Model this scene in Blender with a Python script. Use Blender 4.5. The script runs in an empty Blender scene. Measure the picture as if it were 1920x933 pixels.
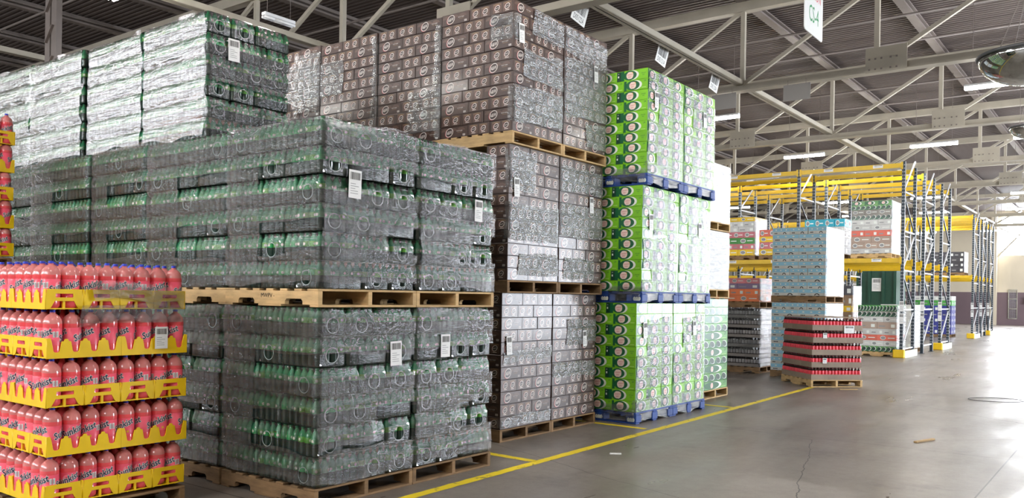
import bpy, math, random
from mathutils import Vector, Matrix, noise
random.seed(7)
PI = math.pi
scene = bpy.context.scene
COL = scene.collection

# ------------------------------------------------------------------ colours and materials
def lin(c):
    return tuple(((v/255)/12.92 if v/255 <= .04045 else ((v/255+.055)/1.055)**2.4) for v in c)
MATS = {}
def mat(name, rgb, rough=.5, metal=0., vary=0., nscale=8., bump=0., bscale=60., spec=.5, coat=0., rand=0., emit=0., stretch=None):
    if name in MATS: return MATS[name]
    m = bpy.data.materials.new(name); m.use_nodes = True
    nt = m.node_tree; N = nt.nodes; L = nt.links
    b = N['Principled BSDF']; c = lin(rgb)+(1,)
    b.inputs['Base Color'].default_value = c
    b.inputs['Roughness'].default_value = rough
    b.inputs['Metallic'].default_value = metal
    b.inputs['Specular IOR Level'].default_value = spec
    if coat: b.inputs['Coat Weight'].default_value = coat; b.inputs['Coat Roughness'].default_value = .12
    if emit:
        b.inputs['Emission Color'].default_value = c; b.inputs['Emission Strength'].default_value = emit
    tc = N.new('ShaderNodeTexCoord'); src = tc.outputs['Object']
    if stretch:
        mp = N.new('ShaderNodeMapping'); mp.inputs['Scale'].default_value = stretch
        L.new(src, mp.inputs['Vector']); src = mp.outputs['Vector']
    if vary or rand:
        hsv = N.new('ShaderNodeHueSaturation'); hsv.inputs['Color'].default_value = c
        val = None
        if vary:
            t = N.new('ShaderNodeTexNoise'); t.inputs['Scale'].default_value = nscale; t.inputs['Detail'].default_value = 5
            L.new(src, t.inputs['Vector'])
            mr = N.new('ShaderNodeMapRange'); mr.inputs['From Min'].default_value = .3; mr.inputs['From Max'].default_value = .7
            mr.inputs['To Min'].default_value = 1-vary; mr.inputs['To Max'].default_value = 1+vary
            L.new(t.outputs['Fac'], mr.inputs['Value']); val = mr.outputs['Result']
        if rand:
            oi = N.new('ShaderNodeObjectInfo')
            r2 = N.new('ShaderNodeMapRange'); r2.inputs['To Min'].default_value = 1-rand; r2.inputs['To Max'].default_value = 1+rand
            L.new(oi.outputs['Random'], r2.inputs['Value'])
            if val:
                mu = N.new('ShaderNodeMath'); mu.operation = 'MULTIPLY'
                L.new(val, mu.inputs[0]); L.new(r2.outputs['Result'], mu.inputs[1]); val = mu.outputs[0]
            else: val = r2.outputs['Result']
        L.new(val, hsv.inputs['Value']); L.new(hsv.outputs['Color'], b.inputs['Base Color'])
    if bump:
        t = N.new('ShaderNodeTexNoise'); t.inputs['Scale'].default_value = bscale; t.inputs['Detail'].default_value = 3
        L.new(src, t.inputs['Vector'])
        bp = N.new('ShaderNodeBump'); bp.inputs['Strength'].default_value = bump; bp.inputs['Distance'].default_value = .01
        L.new(t.outputs['Fac'], bp.inputs['Height']); L.new(bp.outputs['Normal'], b.inputs['Normal'])
    MATS[name] = m
    return m

def film_mat(name, haze_lo, haze_hi, gloss, rough, tint, wave=(3, 3, 14), bump=.5, bscale=18):
    """clear plastic film: see-through, with a milky stretched streak pattern and crinkled gloss"""
    m = bpy.data.materials.new(name); m.use_nodes = True
    nt = m.node_tree; N = nt.nodes; L = nt.links
    N.clear()
    out = N.new('ShaderNodeOutputMaterial')
    geo = N.new('ShaderNodeNewGeometry')
    mp = N.new('ShaderNodeMapping'); mp.inputs['Scale'].default_value = wave
    mp.inputs['Rotation'].default_value = (.12, -.15, 0)
    L.new(geo.outputs['Position'], mp.inputs['Vector'])
    t1 = N.new('ShaderNodeTexNoise'); t1.inputs['Scale'].default_value = 1.6; t1.inputs['Detail'].default_value = 6; t1.inputs['Roughness'].default_value = .62
    L.new(mp.outputs['Vector'], t1.inputs['Vector'])
    t2 = N.new('ShaderNodeTexNoise'); t2.inputs['Scale'].default_value = bscale; t2.inputs['Detail'].default_value = 4; t2.inputs['Roughness'].default_value = .55
    mp2 = N.new('ShaderNodeMapping'); mp2.inputs['Scale'].default_value = (.3, .3, 3.4)
    mp2.inputs['Rotation'].default_value = (.35, -.3, 0)
    L.new(geo.outputs['Position'], mp2.inputs['Vector']); L.new(mp2.outputs['Vector'], t2.inputs['Vector'])
    hz = N.new('ShaderNodeMapRange'); hz.inputs['From Min'].default_value = .4; hz.inputs['From Max'].default_value = .68
    hz.inputs['To Min'].default_value = haze_lo; hz.inputs['To Max'].default_value = haze_hi
    L.new(t1.outputs['Fac'], hz.inputs['Value'])
    add = N.new('ShaderNodeMath'); add.operation = 'ADD'
    L.new(t1.outputs['Fac'], add.inputs[0]); L.new(t2.outputs['Fac'], add.inputs[1])
    bp = N.new('ShaderNodeBump'); bp.inputs['Strength'].default_value = bump; bp.inputs['Distance'].default_value = .02
    L.new(add.outputs[0], bp.inputs['Height'])
    tr = N.new('ShaderNodeBsdfTransparent'); tr.inputs['Color'].default_value = tint
    df = N.new('ShaderNodeBsdfDiffuse'); df.inputs['Color'].default_value = (.85, .87, .88, 1)
    L.new(bp.outputs['Normal'], df.inputs['Normal'])
    mx = N.new('ShaderNodeMixShader')
    L.new(hz.outputs['Result'], mx.inputs[0]); L.new(tr.outputs[0], mx.inputs[1]); L.new(df.outputs[0], mx.inputs[2])
    gl = N.new('ShaderNodeBsdfGlossy'); gl.inputs['Roughness'].default_value = rough; gl.inputs['Color'].default_value = (1, 1, 1, 1)
    L.new(bp.outputs['Normal'], gl.inputs['Normal'])
    fr = N.new('ShaderNodeFresnel'); fr.inputs['IOR'].default_value = 1.5
    L.new(bp.outputs['Normal'], fr.inputs['Normal'])
    mu = N.new('ShaderNodeMath'); mu.operation = 'MULTIPLY'; mu.use_clamp = True; mu.inputs[1].default_value = gloss
    L.new(fr.outputs[0], mu.inputs[0])
    m2 = N.new('ShaderNodeMixShader')
    L.new(mu.outputs[0], m2.inputs[0]); L.new(mx.outputs[0], m2.inputs[1]); L.new(gl.outputs[0], m2.inputs[2])
    L.new(m2.outputs[0], out.inputs['Surface'])
    MATS[name] = m
    return m

# ------------------------------------------------------------------ mesh builder
class MB:
    def __init__(s): s.v = []; s.f = []; s.m = []; s.mats = []; s.sm = []
    def mi(s, m):
        if m not in s.mats: s.mats.append(m)
        return s.mats.index(m)
    def add(s, vs, fs, m, smooth=False):
        o = len(s.v); s.v += [tuple(p) for p in vs]; k = s.mi(m)
        for f in fs: s.f.append(tuple(o+i for i in f)); s.m.append(k); s.sm.append(smooth)
    def box(s, x0, x1, y0, y1, z0, z1, m):
        vs = [(x, y, z) for z in (z0, z1) for y in (y0, y1) for x in (x0, x1)]
        s.add(vs, [(0, 2, 3, 1), (4, 5, 7, 6), (0, 1, 5, 4), (2, 6, 7, 3), (0, 4, 6, 2), (1, 3, 7, 5)], m)
    def bbox(s, x0, x1, y0, y1, z0, z1, m, b=.004):
        """box with chamfered edges"""
        hx, hy, hz = (x1-x0)/2, (y1-y0)/2, (z1-z0)/2
        b = min(b, hx*.45, hy*.45, hz*.45)
        cx, cy, cz = (x0+x1)/2, (y0+y1)/2, (z0+z1)/2
        vs = []; ix = {}
        for sx in (-1, 1):
            for sy in (-1, 1):
                for sz in (-1, 1):
                    for a in range(3):
                        p = [sx*hx, sy*hy, sz*hz]
                        sg = (sx, sy, sz)
                        for q in range(3):
                            if q != a: p[q] -= sg[q]*b
                        ix[(sx, sy, sz, a)] = len(vs); vs.append((cx+p[0], cy+p[1], cz+p[2]))
        fs = []
        for a in range(3):
            u, w = (a+1) % 3, (a+2) % 3
            for sg in (-1, 1):
                q = []
                for (su, sw) in ((-1, -1), (1, -1), (1, 1), (-1, 1)):
                    k = [0, 0, 0]; k[a] = sg; k[u] = su; k[w] = sw
                    q.append(ix[(k[0], k[1], k[2], a)])
                fs.append(tuple(q if sg > 0 else q[::-1]))
            for su in (-1, 1):
                for sw in (-1, 1):      # edge along axis a, between faces u and w
                    k0 = [0, 0, 0]; k1 = [0, 0, 0]
                    k0[a] = -1; k1[a] = 1
                    for k in (k0, k1): k[u] = su; k[w] = sw
                    q = [ix[(*k0, u)], ix[(*k1, u)], ix[(*k1, w)], ix[(*k0, w)]]
                    fs.append(tuple(q if su*sw < 0 else q[::-1]))
        for sx in (-1, 1):
            for sy in (-1, 1):
                for sz in (-1, 1):
                    q = [ix[(sx, sy, sz, 0)], ix[(sx, sy, sz, 1)], ix[(sx, sy, sz, 2)]]
                    fs.append(tuple(q if sx*sy*sz > 0 else q[::-1]))
        s.add(vs, fs, m)
    def bar(s, p, q, w, h, m, up=(0, 0, 1)):
        """rectangular bar from p to q, w wide and h high"""
        p = Vector(p); q = Vector(q); d = (q-p).normalized(); up = Vector(up)
        if abs(d.dot(up)) > .98: up = Vector((1, 0, 0))
        r = d.cross(up).normalized(); u = r.cross(d)
        vs = [e+r*a*w/2+u*b*h/2 for e in (p, q) for (a, b) in ((-1, -1), (1, -1), (1, 1), (-1, 1))]
        s.add(vs, [(0, 1, 2, 3), (4, 7, 6, 5), (0, 4, 5, 1), (1, 5, 6, 2), (2, 6, 7, 3), (3, 7, 4, 0)], m)
    def angle(s, p, q, w, t, m, up=(0, 0, 1), flip=1):
        """L-section steel from p to q"""
        p = Vector(p); q = Vector(q); d = (q-p).normalized(); up = Vector(up)
        if abs(d.dot(up)) > .98: up = Vector((0, 1, 0))
        r = d.cross(up).normalized()*flip; u = d.cross(r).normalized()
        if u.dot(up) < 0: u = -u
        s.bar(p+r*w/2, q+r*w/2, w, t, m, up=u); s.bar(p+u*w/2, q+u*w/2, t, w, m, up=u)
    def tube(s, pts, rad, m, n=8, closed=False):
        pts = [Vector(p) for p in pts]; vs = []; fs = []
        for i, p in enumerate(pts):
            a = pts[i-1] if i or closed else p
            b = pts[(i+1) % len(pts)] if i < len(pts)-1 or closed else p
            d = (b-a).normalized()
            u = Vector((0, 0, 1)) if abs(d.z) < .9 else Vector((1, 0, 0))
            r = d.cross(u).normalized(); w = r.cross(d)
            for k in range(n):
                t = 2*PI*k/n; vs.append(p+r*rad*math.cos(t)+w*rad*math.sin(t))
        M = len(pts)
        for i in range(M if closed else M-1):
            j = (i+1) % M
            for k in range(n):
                k2 = (k+1) % n; fs.append((i*n+k, i*n+k2, j*n+k2, j*n+k))
        if not closed: fs += [tuple(range(n))[::-1], tuple((M-1)*n+k for k in range(n))]
        s.add(vs, fs, m, True)
    def lathe(s, prof, m_of, n=16, cx=0, cy=0):
        """prof: [(r,z)]; m_of(i) gives the material of ring i"""
        o = len(s.v)
        for r, z in prof:
            for k in range(n):
                t = 2*PI*k/n; s.v.append((cx+r*math.cos(t), cy+r*math.sin(t), z))
        for i in range(len(prof)-1):
            mk = s.mi(m_of(i))
            for k in range(n):
                k2 = (k+1) % n
                s.f.append((o+i*n+k, o+i*n+k2, o+(i+1)*n+k2, o+(i+1)*n+k)); s.m.append(mk); s.sm.append(True)
        s.f.append(tuple(o+(len(prof)-1)*n+k for k in range(n))); s.m.append(s.mi(m_of(len(prof)-2))); s.sm.append(False)
    def mesh(s, name):
        me = bpy.data.meshes.new(name); me.from_pydata(s.v, [], s.f)
        for m in s.mats: me.materials.append(m)
        me.polygons.foreach_set('material_index', s.m); me.polygons.foreach_set('use_smooth', s.sm)
        me.update(); return me
    def build(s, name, parent=None, loc=(0, 0, 0), rz=0.):
        return obj(name, s.mesh(name), parent, loc, rz)

def obj(name, me, parent=None, loc=(0, 0, 0), rz=0.):
    o = bpy.data.objects.new(name, me); COL.objects.link(o)
    o.location = loc; o.rotation_euler = (0, 0, rz)
    if parent: o.parent = parent
    return o
def tag(o, label, cat, group=None, kind=None):
    if label: o['label'] = label
    if cat: o['category'] = cat
    if group: o['group'] = group
    if kind: o['kind'] = kind
    return o
def thing(name, label, cat, loc=(0, 0, 0), rz=0., group=None):
    o = bpy.data.objects.new(name, None); o.empty_display_size = .1; COL.objects.link(o)
    o.location = loc; o.rotation_euler = (0, 0, rz)
    return tag(o, label, cat, group)
def struct(name, mb):
    o = mb.build(name); o['kind'] = 'structure'; return o
def copy_tree(o, parent=None):
    c = o.copy(); COL.objects.link(c)
    if parent: c.parent = parent
    for ch in KIDS.get(o.name, []): copy_tree(ch, c)
    return c
KIDS = {}
def note_kids(o):
    KIDS[o.name] = list(o.children)
    for ch in o.children: note_kids(ch)
class Proto:
    """first use moves the object built, every later use copies it and its parts"""
    def __init__(s, root): s.root = root; s.used = False; note_kids(root)
    def place(s, loc, rz, label, cat=None, group=None, scale=None):
        o = copy_tree(s.root) if s.used else s.root
        s.used = True
        o.location = loc; o.rotation_euler = (0, 0, rz)
        if scale: o.scale = scale
        tag(o, label, cat, group); return o

# ------------------------------------------------------------------ lettering and flat artwork
TXT = {}
def text_poly(s, shear=0., off=0., res=2):
    k = (s, shear, off, res)
    if k in TXT: return TXT[k]
    cu = bpy.data.curves.new('lettering', 'FONT'); cu.body = s; cu.shear = shear; cu.offset = off
    cu.resolution_u = res; cu.align_x = 'CENTER'; cu.align_y = 'CENTER'; cu.size = 1
    o = bpy.data.objects.new('lettering', cu); COL.objects.link(o)
    dg = bpy.context.evaluated_depsgraph_get(); dg.update()
    me = o.evaluated_get(dg).to_mesh()
    vs = [(v.co.x, v.co.y) for v in me.vertices]; fs = [tuple(p.vertices) for p in me.polygons]
    o.evaluated_get(dg).to_mesh_clear()
    bpy.data.objects.remove(o); bpy.data.curves.remove(cu)
    xs = [v[0] for v in vs]; ys = [v[1] for v in vs]
    w = max(xs)-min(xs); h = max(ys)-min(ys); cx = (max(xs)+min(xs))/2; cy = (max(ys)+min(ys))/2
    TXT[k] = ([(x-cx, y-cy) for x, y in vs], fs, w, h)
    return TXT[k]

class Art:
    """flat print on a face: polygons in metres, u to the right, v up, layer = how far up it is printed"""
    def __init__(s): s.p = []
    def poly(s, pts, m, layer=1): s.p.append((pts, [tuple(range(len(pts)))], m, layer))
    def rect(s, u0, u1, v0, v1, m, layer=1): s.poly([(u0, v0), (u1, v0), (u1, v1), (u0, v1)], m, layer)
    def ell(s, cu, cv, a, b, m, layer=1, rot=0., n=22, t0=0., t1=2*PI):
        c, q = math.cos(rot), math.sin(rot); pts = []
        full = abs(t1-t0-2*PI) < 1e-6
        for i in range(n if full else n+1):
            t = t0+(t1-t0)*i/n; x, y = a*math.cos(t), b*math.sin(t)
            pts.append((cu+x*c-y*q, cv+x*q+y*c))
        s.poly(pts, m, layer)
    def text(s, body, cu, cv, width, m, layer=1, rot=0., shear=0., off=0., res=2, ysc=1., ref=None):
        vs, fs, w, h = text_poly(body, shear, off, res)
        k = width/(ref or w); c, q = math.cos(rot), math.sin(rot)
        s.p.append(([(cu+(x*c-y*ysc*q)*k, cv+(x*q+y*ysc*c)*k) for x, y in vs], fs, m, layer))
    def put(s, mb, f, eps=.0007):
        """f(u, v, out) gives a point in space"""
        for pts, fs, m, layer in s.p: mb.add([f(u, v, eps*layer) for u, v in pts], fs, m)

# ------------------------------------------------------------------ materials
M_WOOD = mat('pallet_wood', (196, 164, 116), .8, vary=.22, nscale=3, bump=.3, bscale=30, rand=.14, stretch=(2, 2, 8))
M_WOOD_OLD = mat('weathered_pallet_wood', (134, 106, 74), .85, vary=.28, nscale=3, bump=.3, bscale=30, rand=.2, stretch=(2, 2, 8))
M_BLUE = mat('blue_painted_wood', (24, 62, 132), .6, vary=.18, nscale=6, bump=.2, rand=.1)
M_INK = mat('black_ink', (30, 26, 24), .7)
M_PAPER = mat('white_label_paper', (232, 232, 230), .6)
M_GREY = mat('grey_print', (150, 150, 150), .6)
M_BROWN = mat('brown_carton', (70, 51, 44), .42, vary=.1, nscale=5, bump=.12, bscale=14, rand=.12, coat=.25)
M_BRP = mat('brown_print_panel', (98, 75, 64), .42, coat=.25)
M_BRD = mat('dark_brown_print', (58, 40, 36), .42, coat=.25)
M_TAN = mat('tan_print', (134, 106, 78), .42, coat=.25)
M_CREAM = mat('cream_print', (226, 216, 208), .42, coat=.25)
M_RED = mat('red_print', (172, 44, 52), .42, coat=.25)
M_LIME = mat('lime_carton', (122, 190, 36), .38, vary=.06, nscale=5, bump=.1, bscale=14, rand=.08, coat=.3)
M_CDG = mat('dark_green_print', (18, 92, 54), .38, coat=.3)
M_CDB = mat('deep_green_print', (20, 60, 44), .38, coat=.3)
M_WHITE = mat('white_print', (232, 236, 228), .4, coat=.3)
M_SHIELD = mat('pale_pink_print', (238, 214, 204), .4, coat=.3)
M_CDR = mat('crimson_print', (196, 44, 56), .4, coat=.3)
M_AMB = mat('amber_print', (232, 170, 60), .4)
M_LGR = mat('light_green_print', (176, 214, 120), .4)
M_PET = mat('dark_green_bottle', (32, 54, 46), .16, spec=.7, rand=.25)
M_PETN = mat('green_bottle_neck', (48, 134, 88), .1, spec=.9, rand=.2)
M_GLAB = mat('green_bottle_label', (30, 136, 72), .35, rand=.5)
M_GLAB2 = mat('lime_bottle_label', (84, 150, 50), .35, rand=.3)
M_GCAP = mat('green_bottle_cap', (36, 110, 66), .35)
M_LCAN = mat('pale_bottle_badge', (222, 214, 200), .4)
M_SHR = film_mat('pack_shrink_film', .0, .04, 1.1, .12, (.93, .97, .95, 1), wave=(2, 2, 5), bump=.35, bscale=26)
M_RIM = mat('rolled_film_rim', (176, 188, 184), .3)
M_WRAP = film_mat('stretch_film', .0, .08, 1.5, .13, (.95, .97, .97, 1), wave=(2.2, 2.2, 17), bump=.75, bscale=20)
M_WRAP3 = film_mat('glare_stretch_film', .02, .2, 3., .16, (.95, .97, .97, 1), wave=(2.2, 2.2, 12), bump=.38, bscale=12)  # extra haze and gloss imitate glare on the film
M_WRAPT = film_mat('tight_stretch_film', .01, .2, 1.8, .2, (.96, .97, .97, 1), wave=(3, 3, 9), bump=.8, bscale=16)
M_WRAPG = film_mat('light_stretch_film', .0, .16, 1.15, .2, (.96, .97, .97, 1), wave=(3, 3, 9), bump=.7, bscale=14)
M_WRAPW = film_mat('glare_white_film', .1, .4, 1.1, .25, (.95, .96, .97, 1), wave=(3, 3, 12), bump=1., bscale=12)  # strong white haze stands in for glare on right-hand faces

# ------------------------------------------------------------------ camera
cam_d = bpy.data.cameras.new('camera'); cam = bpy.data.objects.new('camera', cam_d); COL.objects.link(cam)
cam.location = (0, 0, 1.62)
cam_d.sensor_width = 36; cam_d.lens = 36*1571/1920; cam_d.shift_y = 87.8/1920
cam_d.clip_end = 300
ROLL = math.radians(.93)
cam.matrix_world = Matrix.Translation((0, 0, 1.62)) @ Matrix.Rotation(math.radians(37), 4, 'Z') @ Matrix.Rotation(PI/2, 4, 'X') @ Matrix.Rotation(ROLL, 4, 'Z')
scene.camera = cam

# ------------------------------------------------------------------ pallets
def notched(mb, x0, x1, y, t, z0, z1, m):
    """stringer along x with two fork notches cut from below"""
    W = x1-x0; n0, n1, n2, n3 = x0+W*.155, x0+W*.335, x0+W*.665, x0+W*.845; d = (z1-z0)*.42; r = .018
    out = [(x0, z0)]
    for a, b in ((n0, n1), (n2, n3)):
        out += [(a, z0), (a, z0+d-r), (a+r, z0+d), (b-r, z0+d), (b, z0+d-r), (b, z0)]
    out += [(x1, z0), (x1, z1), (x0, z1)]
    k = len(out); vs = [(x, y-t/2, z) for x, z in out]+[(x, y+t/2, z) for x, z in out]
    # faces: the cap is split in convex columns
    fs = []
    def cap(o, rev):
        q = [(0, 1, k-1), ]
        segs = [(0, 1), (3, 4), (6, 7), (9, 10), (12, 13)]
        tri = [[0, 1, 2, 3, k-1], [3, 4, 5, 6, 7, 8, 9, k-1], [9, 10, 11, 12, 13, k-2, k-1]]
        return tri
    poly = list(range(k))
    fs.append(tuple(poly)); fs.append(tuple(i+k for i in poly[::-1]))
    for i in range(k): j = (i+1) % k; fs.append((i, i+k, j+k, j))
    mb.add(vs, fs, m)

PAL = {}
def pallet_proto(W, D, kind, hh=.14):
    key = (round(W, 2), round(D, 2), kind)
    if key in PAL: return PAL[key]
    m = {'wood': M_WOOD, 'plain': M_WOOD, 'old': M_WOOD_OLD, 'blue': M_BLUE}[kind]
    rnd = random.Random(len(PAL)+3)
    root = thing('wooden_pallet', None, None)
    tb = .018
    if kind != 'blue':
        for y in (-D/2+.02, 0, D/2-.02):
            mb = MB()
            if kind == 'plain': mb.bbox(-W/2, W/2, y-.02, y+.02, tb, hh-tb, m, .003)
            else: notched(mb, -W/2, W/2, y, .04, tb, hh-tb, m)
            mb.build('stringer', root)
        n = 7
        for i in range(n):
            w = .13 if i in (0, n-1) else .09
            x = -W/2+w/2+(W-w)*i/(n-1) if i in (0, n-1) else -W/2+.065+(W-.13)*i/(n-1)
            mb = MB(); mb.bbox(x-w/2, x+w/2, -D/2, D/2, hh-tb, hh-.001, m, .003); mb.build('deck_board', root)
        for i in range(5):
            w = .1; x = -W/2+w/2+(W-w)*i/4
            if i in (1, 3): x = -W/2+W*(.42 if i == 1 else .58)
            mb = MB(); mb.bbox(x-w/2, x+w/2, -D/2, D/2, 0, tb, m, .003); mb.build('bottom_board', root)
    else:
        for i, x in enumerate((-W/2+.075, 0, W/2-.075)):
            for j, y in enumerate((-D/2+.075, 0, D/2-.075)):
                mb = MB(); mb.bbox(x-.075, x+.075, y-.075, y+.075, tb, hh-2*tb, m, .006)
                if j == 0:      # pale three-leaf stamp on the block
                    a = Art()
                    for q in (-.035, 0, .035): a.ell(.075+q, .052, .02, .026, M_WHITE, 1, n=10)
                    a.rect(.03, .12, .028, .036, M_WHITE, 2)
                    if i: a.put(mb, lambda u, v, o: (x-.075+u, y-.075-o, v+.004))
                mb.build('block', root)
        for y in (-D/2+.05, 0, D/2-.05):
            mb = MB(); mb.bbox(-W/2, W/2, y-.05, y+.05, hh-2*tb, hh-tb, m, .003); mb.build('lead_board', root)
            mb = MB(); mb.bbox(-W/2, W/2, y-.05, y+.05, 0, tb, m, .003); mb.build('bottom_board', root)
        for i in range(7):
            x = -W/2+.06+(W-.12)*i/6
            mb = MB(); mb.bbox(x-.055, x+.055, -D/2, D/2, hh-tb, hh-.001, m, .003); mb.build('deck_board', root)
    PAL[key] = Proto(root); return PAL[key]
def pallet(xr, yf, z, W, D, kind, desc, rz=0.):
    colour = {'wood': 'pale wooden', 'plain': 'pale wooden', 'old': 'weathered wooden', 'blue': 'blue painted wooden'}[kind]
    return pallet_proto(W, D, kind).place((xr-W/2, yf+D/2, z), rz, f'{colour} pallet under the {desc}', 'pallet', None)

ORD = ['bottom', 'second', 'third', 'fourth', 'fifth', 'sixth', 'seventh', 'eighth', 'ninth', 'tenth', 'eleventh', 'twelfth']

# ------------------------------------------------------------------ stretch film wound round a load
def wrap(desc, xr, yf, z0, W, D, bands, m, seed, off=.012, layer=None, amp=.006, labels=(), step=.025):
    """bands: (s0, s1, za, zb, tilt): s runs 0..W along the front face, then W..W+D along the right face"""
    mb = MB(); R = .03
    def at(s, o):
        if s < W-R: return (xr-W+s, yf-o), (0, -1)
        if s > W+R: return (xr+o, yf+s-W), (1, 0)
        t = (s-(W-R))/(2*R)*PI/2
        return (xr-R+(R+o)*math.sin(t), yf+R-(R+o)*math.cos(t)), None
    for bi, bd in enumerate(bands):
        s0, s1, za, zb, tilt = bd[:5]
        ns = max(2, int((s1-s0)/step)); nz = max(3, int((zb-za)/step)); vs = []; fs = []
        for i in range(ns+1):
            s = s0+(s1-s0)*i/ns
            for j in range(nz+1):
                t = j/nz
                e = .05*noise.noise((s*2.3+seed, bi*3.1+(0 if t < .5 else 9), 1))
                z = za+(zb-za)*t+tilt*(s-s0)+e*(abs(t-.5)*2)**2
                ss = s+(.05*noise.noise((z*3+seed, bi*5.7, 4+(i > ns/2)))*((abs(i/ns-.5)*2)**4))
                w = noise.noise((s*3.+seed*1.7, z*22, bi))*.55+noise.noise((s*9+z*9, z*9-s*5, seed))*.45
                o = off+amp*w
                if layer:
                    ph = ((z-z0)/layer) % 1
                    o -= .016*max(0, (ph-.72)/.28)**1.3
                (x, y), _ = at(min(max(ss, .002), W+D-.002), max(o, .003))
                vs.append((x, y, z))
        for i in range(ns):
            for j in range(nz):
                a = i*(nz+1)+j; fs.append((a, a+nz+1, a+nz+2, a+1))
        mb.add(vs, fs, bd[5] if len(bd) > 5 else m, True)
    o = tag(mb.build('stretch_wrap'), f'clear film around the {desc}', 'plastic wrap')
    for (s, z, w, h, rot) in labels:
        (x, y), n = at(s, off+amp+.004)
        lb = MB(); a = label_art(w, h)
        c, q = math.cos(rot), math.sin(rot)
        def f(u, v, oo):
            u, v = u-w/2, v-h/2; u, v = u*c-v*q, u*q+v*c
            return (x+u, y-oo, z+v) if n[1] else (x+oo, y+u, z+v)
        a.put(lb, f)
        q_ = lb.build('shipping_label', o); q_['label'] = 'white paper label with a barcode'
    return o
def label_art(w, h):
    a = Art(); rnd = random.Random(3)
    a.rect(0, w, 0, h, M_PAPER, 1)
    u = w*.12
    while u < w*.86:
        b = rnd.choice((.018, .03, .045))*w; a.rect(u, u+b, h*.66, h*.92, M_INK, 2); u += b+rnd.choice((.02, .035))*w
    for k in range(5):
        a.rect(w*.14, w*(.5+.3*rnd.random()), h*(.5-.085*k), h*(.5-.085*k)+h*.022, M_GREY, 2)
    return a

# ------------------------------------------------------------------ printed cartons
def art_big(w, h):
    a = Art()
    for k in range(3):
        a.ell(w*(.17+.3*k), h*.62, w*.15, h*.3, M_BRP, 1, n=16, t0=0, t1=PI)
    a.rect(w*.02, w*.98, h*.0, h*.05, M_BRD, 1)
    cu, cv = w*.33, h*.5
    a.ell(cu-.007, cv-.003, h*.52, h*.42, M_RED, 2, rot=.5)
    a.ell(cu, cv, h*.52, h*.41, M_CREAM, 3, rot=.5)
    a.ell(cu, cv, h*.455, h*.345, M_BRD, 4, rot=.5)
    a.text('A&W', cu, cv, h*.8, M_CREAM, 5, rot=.12, shear=.15, off=.012, ysc=1.45)
    a.text('ROOT BEER', w*.72, h*.58, w*.22, M_CREAM, 2)
    a.rect(w*.63, w*.81, h*.42, h*.46, M_TAN, 2)
    a.rect(w*.84, w*.93, h*.08, h*.26, M_CREAM, 2)
    for k in range(5): a.rect(w*(.85+.015*k), w*(.857+.015*k), h*.1, h*.24, M_BRD, 3)
    return a
def art_small(w, h):
    a = Art()
    for k in (.27, .73):
        cu = w*k
        a.rect(cu-w*.2, cu+w*.2, h*.08, h*.94, M_BRP, 1)
        a.ell(cu, h*.82, w*.18, h*.12, M_TAN, 2, n=12, t0=0, t1=PI)
        a.ell(cu-.003, h*.53, h*.33, h*.26, M_RED, 2, rot=.5, n=16)
        a.ell(cu, h*.53, h*.33, h*.25, M_CREAM, 3, rot=.5, n=18)
        a.ell(cu, h*.53, h*.265, h*.19, M_BRD, 4, rot=.5, n=18)
        a.text('A&W', cu, h*.53, h*.42, M_CREAM, 5, rot=.12, shear=.15, ysc=1.3, res=1)
        a.rect(cu-w*.09, cu+w*.09, h*.14, h*.2, M_CREAM, 2)
    return a
def cd_shield(a, cu, cv, r, lay, res=2):
    a.ell(cu, cv, r*1.3, r*1.14, M_CDG, lay, n=22)
    a.ell(cu+r*.62, cv+r*.5, r*.3, r*.3, M_AMB, lay+1, n=10)
    a.poly([(cu-r*.95, cv+r*.3), (cu-r*.5, cv+r*.8), (cu-r*.2, cv+r*.86), (cu+r*.2, cv+r*.86), (cu+r*.5, cv+r*.8), (cu+r*.98, cv+r*.3), (cu+r*.98, cv-r*.2), (cu+r*.8, cv-r*.62), (cu+r*.4, cv-r*.88), (cu-r*.4, cv-r*.88), (cu-r*.8, cv-r*.62), (cu-r*.98, cv-r*.2)], M_SHIELD, lay+2)
    a.text('CANADA', cu, cv+r*.2, r*1.6, M_CDR, lay+3, ysc=1.3, rot=.06, res=res)
    a.text('DRY', cu, cv-r*.38, r*.85, M_CDR, lay+3, ysc=1.2, rot=.06, res=res)
def art_cdlong(w, h):
    a = Art()
    a.rect(0, w*.13, 0, h, M_CDB, 1); a.rect(w*.13, w*.24, 0, h, M_CDG, 1)
    a.ell(w*.5, h*.5, w*.22, h*.5, M_WHITE, 1, n=26); a.ell(w*.43, h*.5, w*.22, h*.495, M_CDG, 2, n=26)
    cd_shield(a, w*.43, h*.5, h*.42, 3)
    a.text('GINGER', w*.87, h*.58, w*.14, M_CDG, 2, shear=.3)
    a.text('ALE', w*.87, h*.4, w*.08, M_CDG, 2, shear=.3)
    a.rect(w*.03, w*.07, h*.4, h*.6, M_WHITE, 2); a.text('24', w*.05, h*.82, w*.04, M_WHITE, 2)
    return a
def art_cdend(w, h):
    a = Art()
    a.rect(0, w*.1, 0, h, M_CDG, 1)
    a.ell(w*.47, h*.5, w*.3, h*.5, M_WHITE, 1, n=26); a.ell(w*.37, h*.5, w*.3, h*.495, M_CDG, 2, n=26)
    cd_shield(a, w*.37, h*.5, h*.41, 3, res=1)
    a.text('24', w*.9, h*.84, w*.09, M_CDG, 2)
    a.rect(w*.76, w*.95, h*.14, h*.2, M_LGR, 2)
    return a
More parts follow.
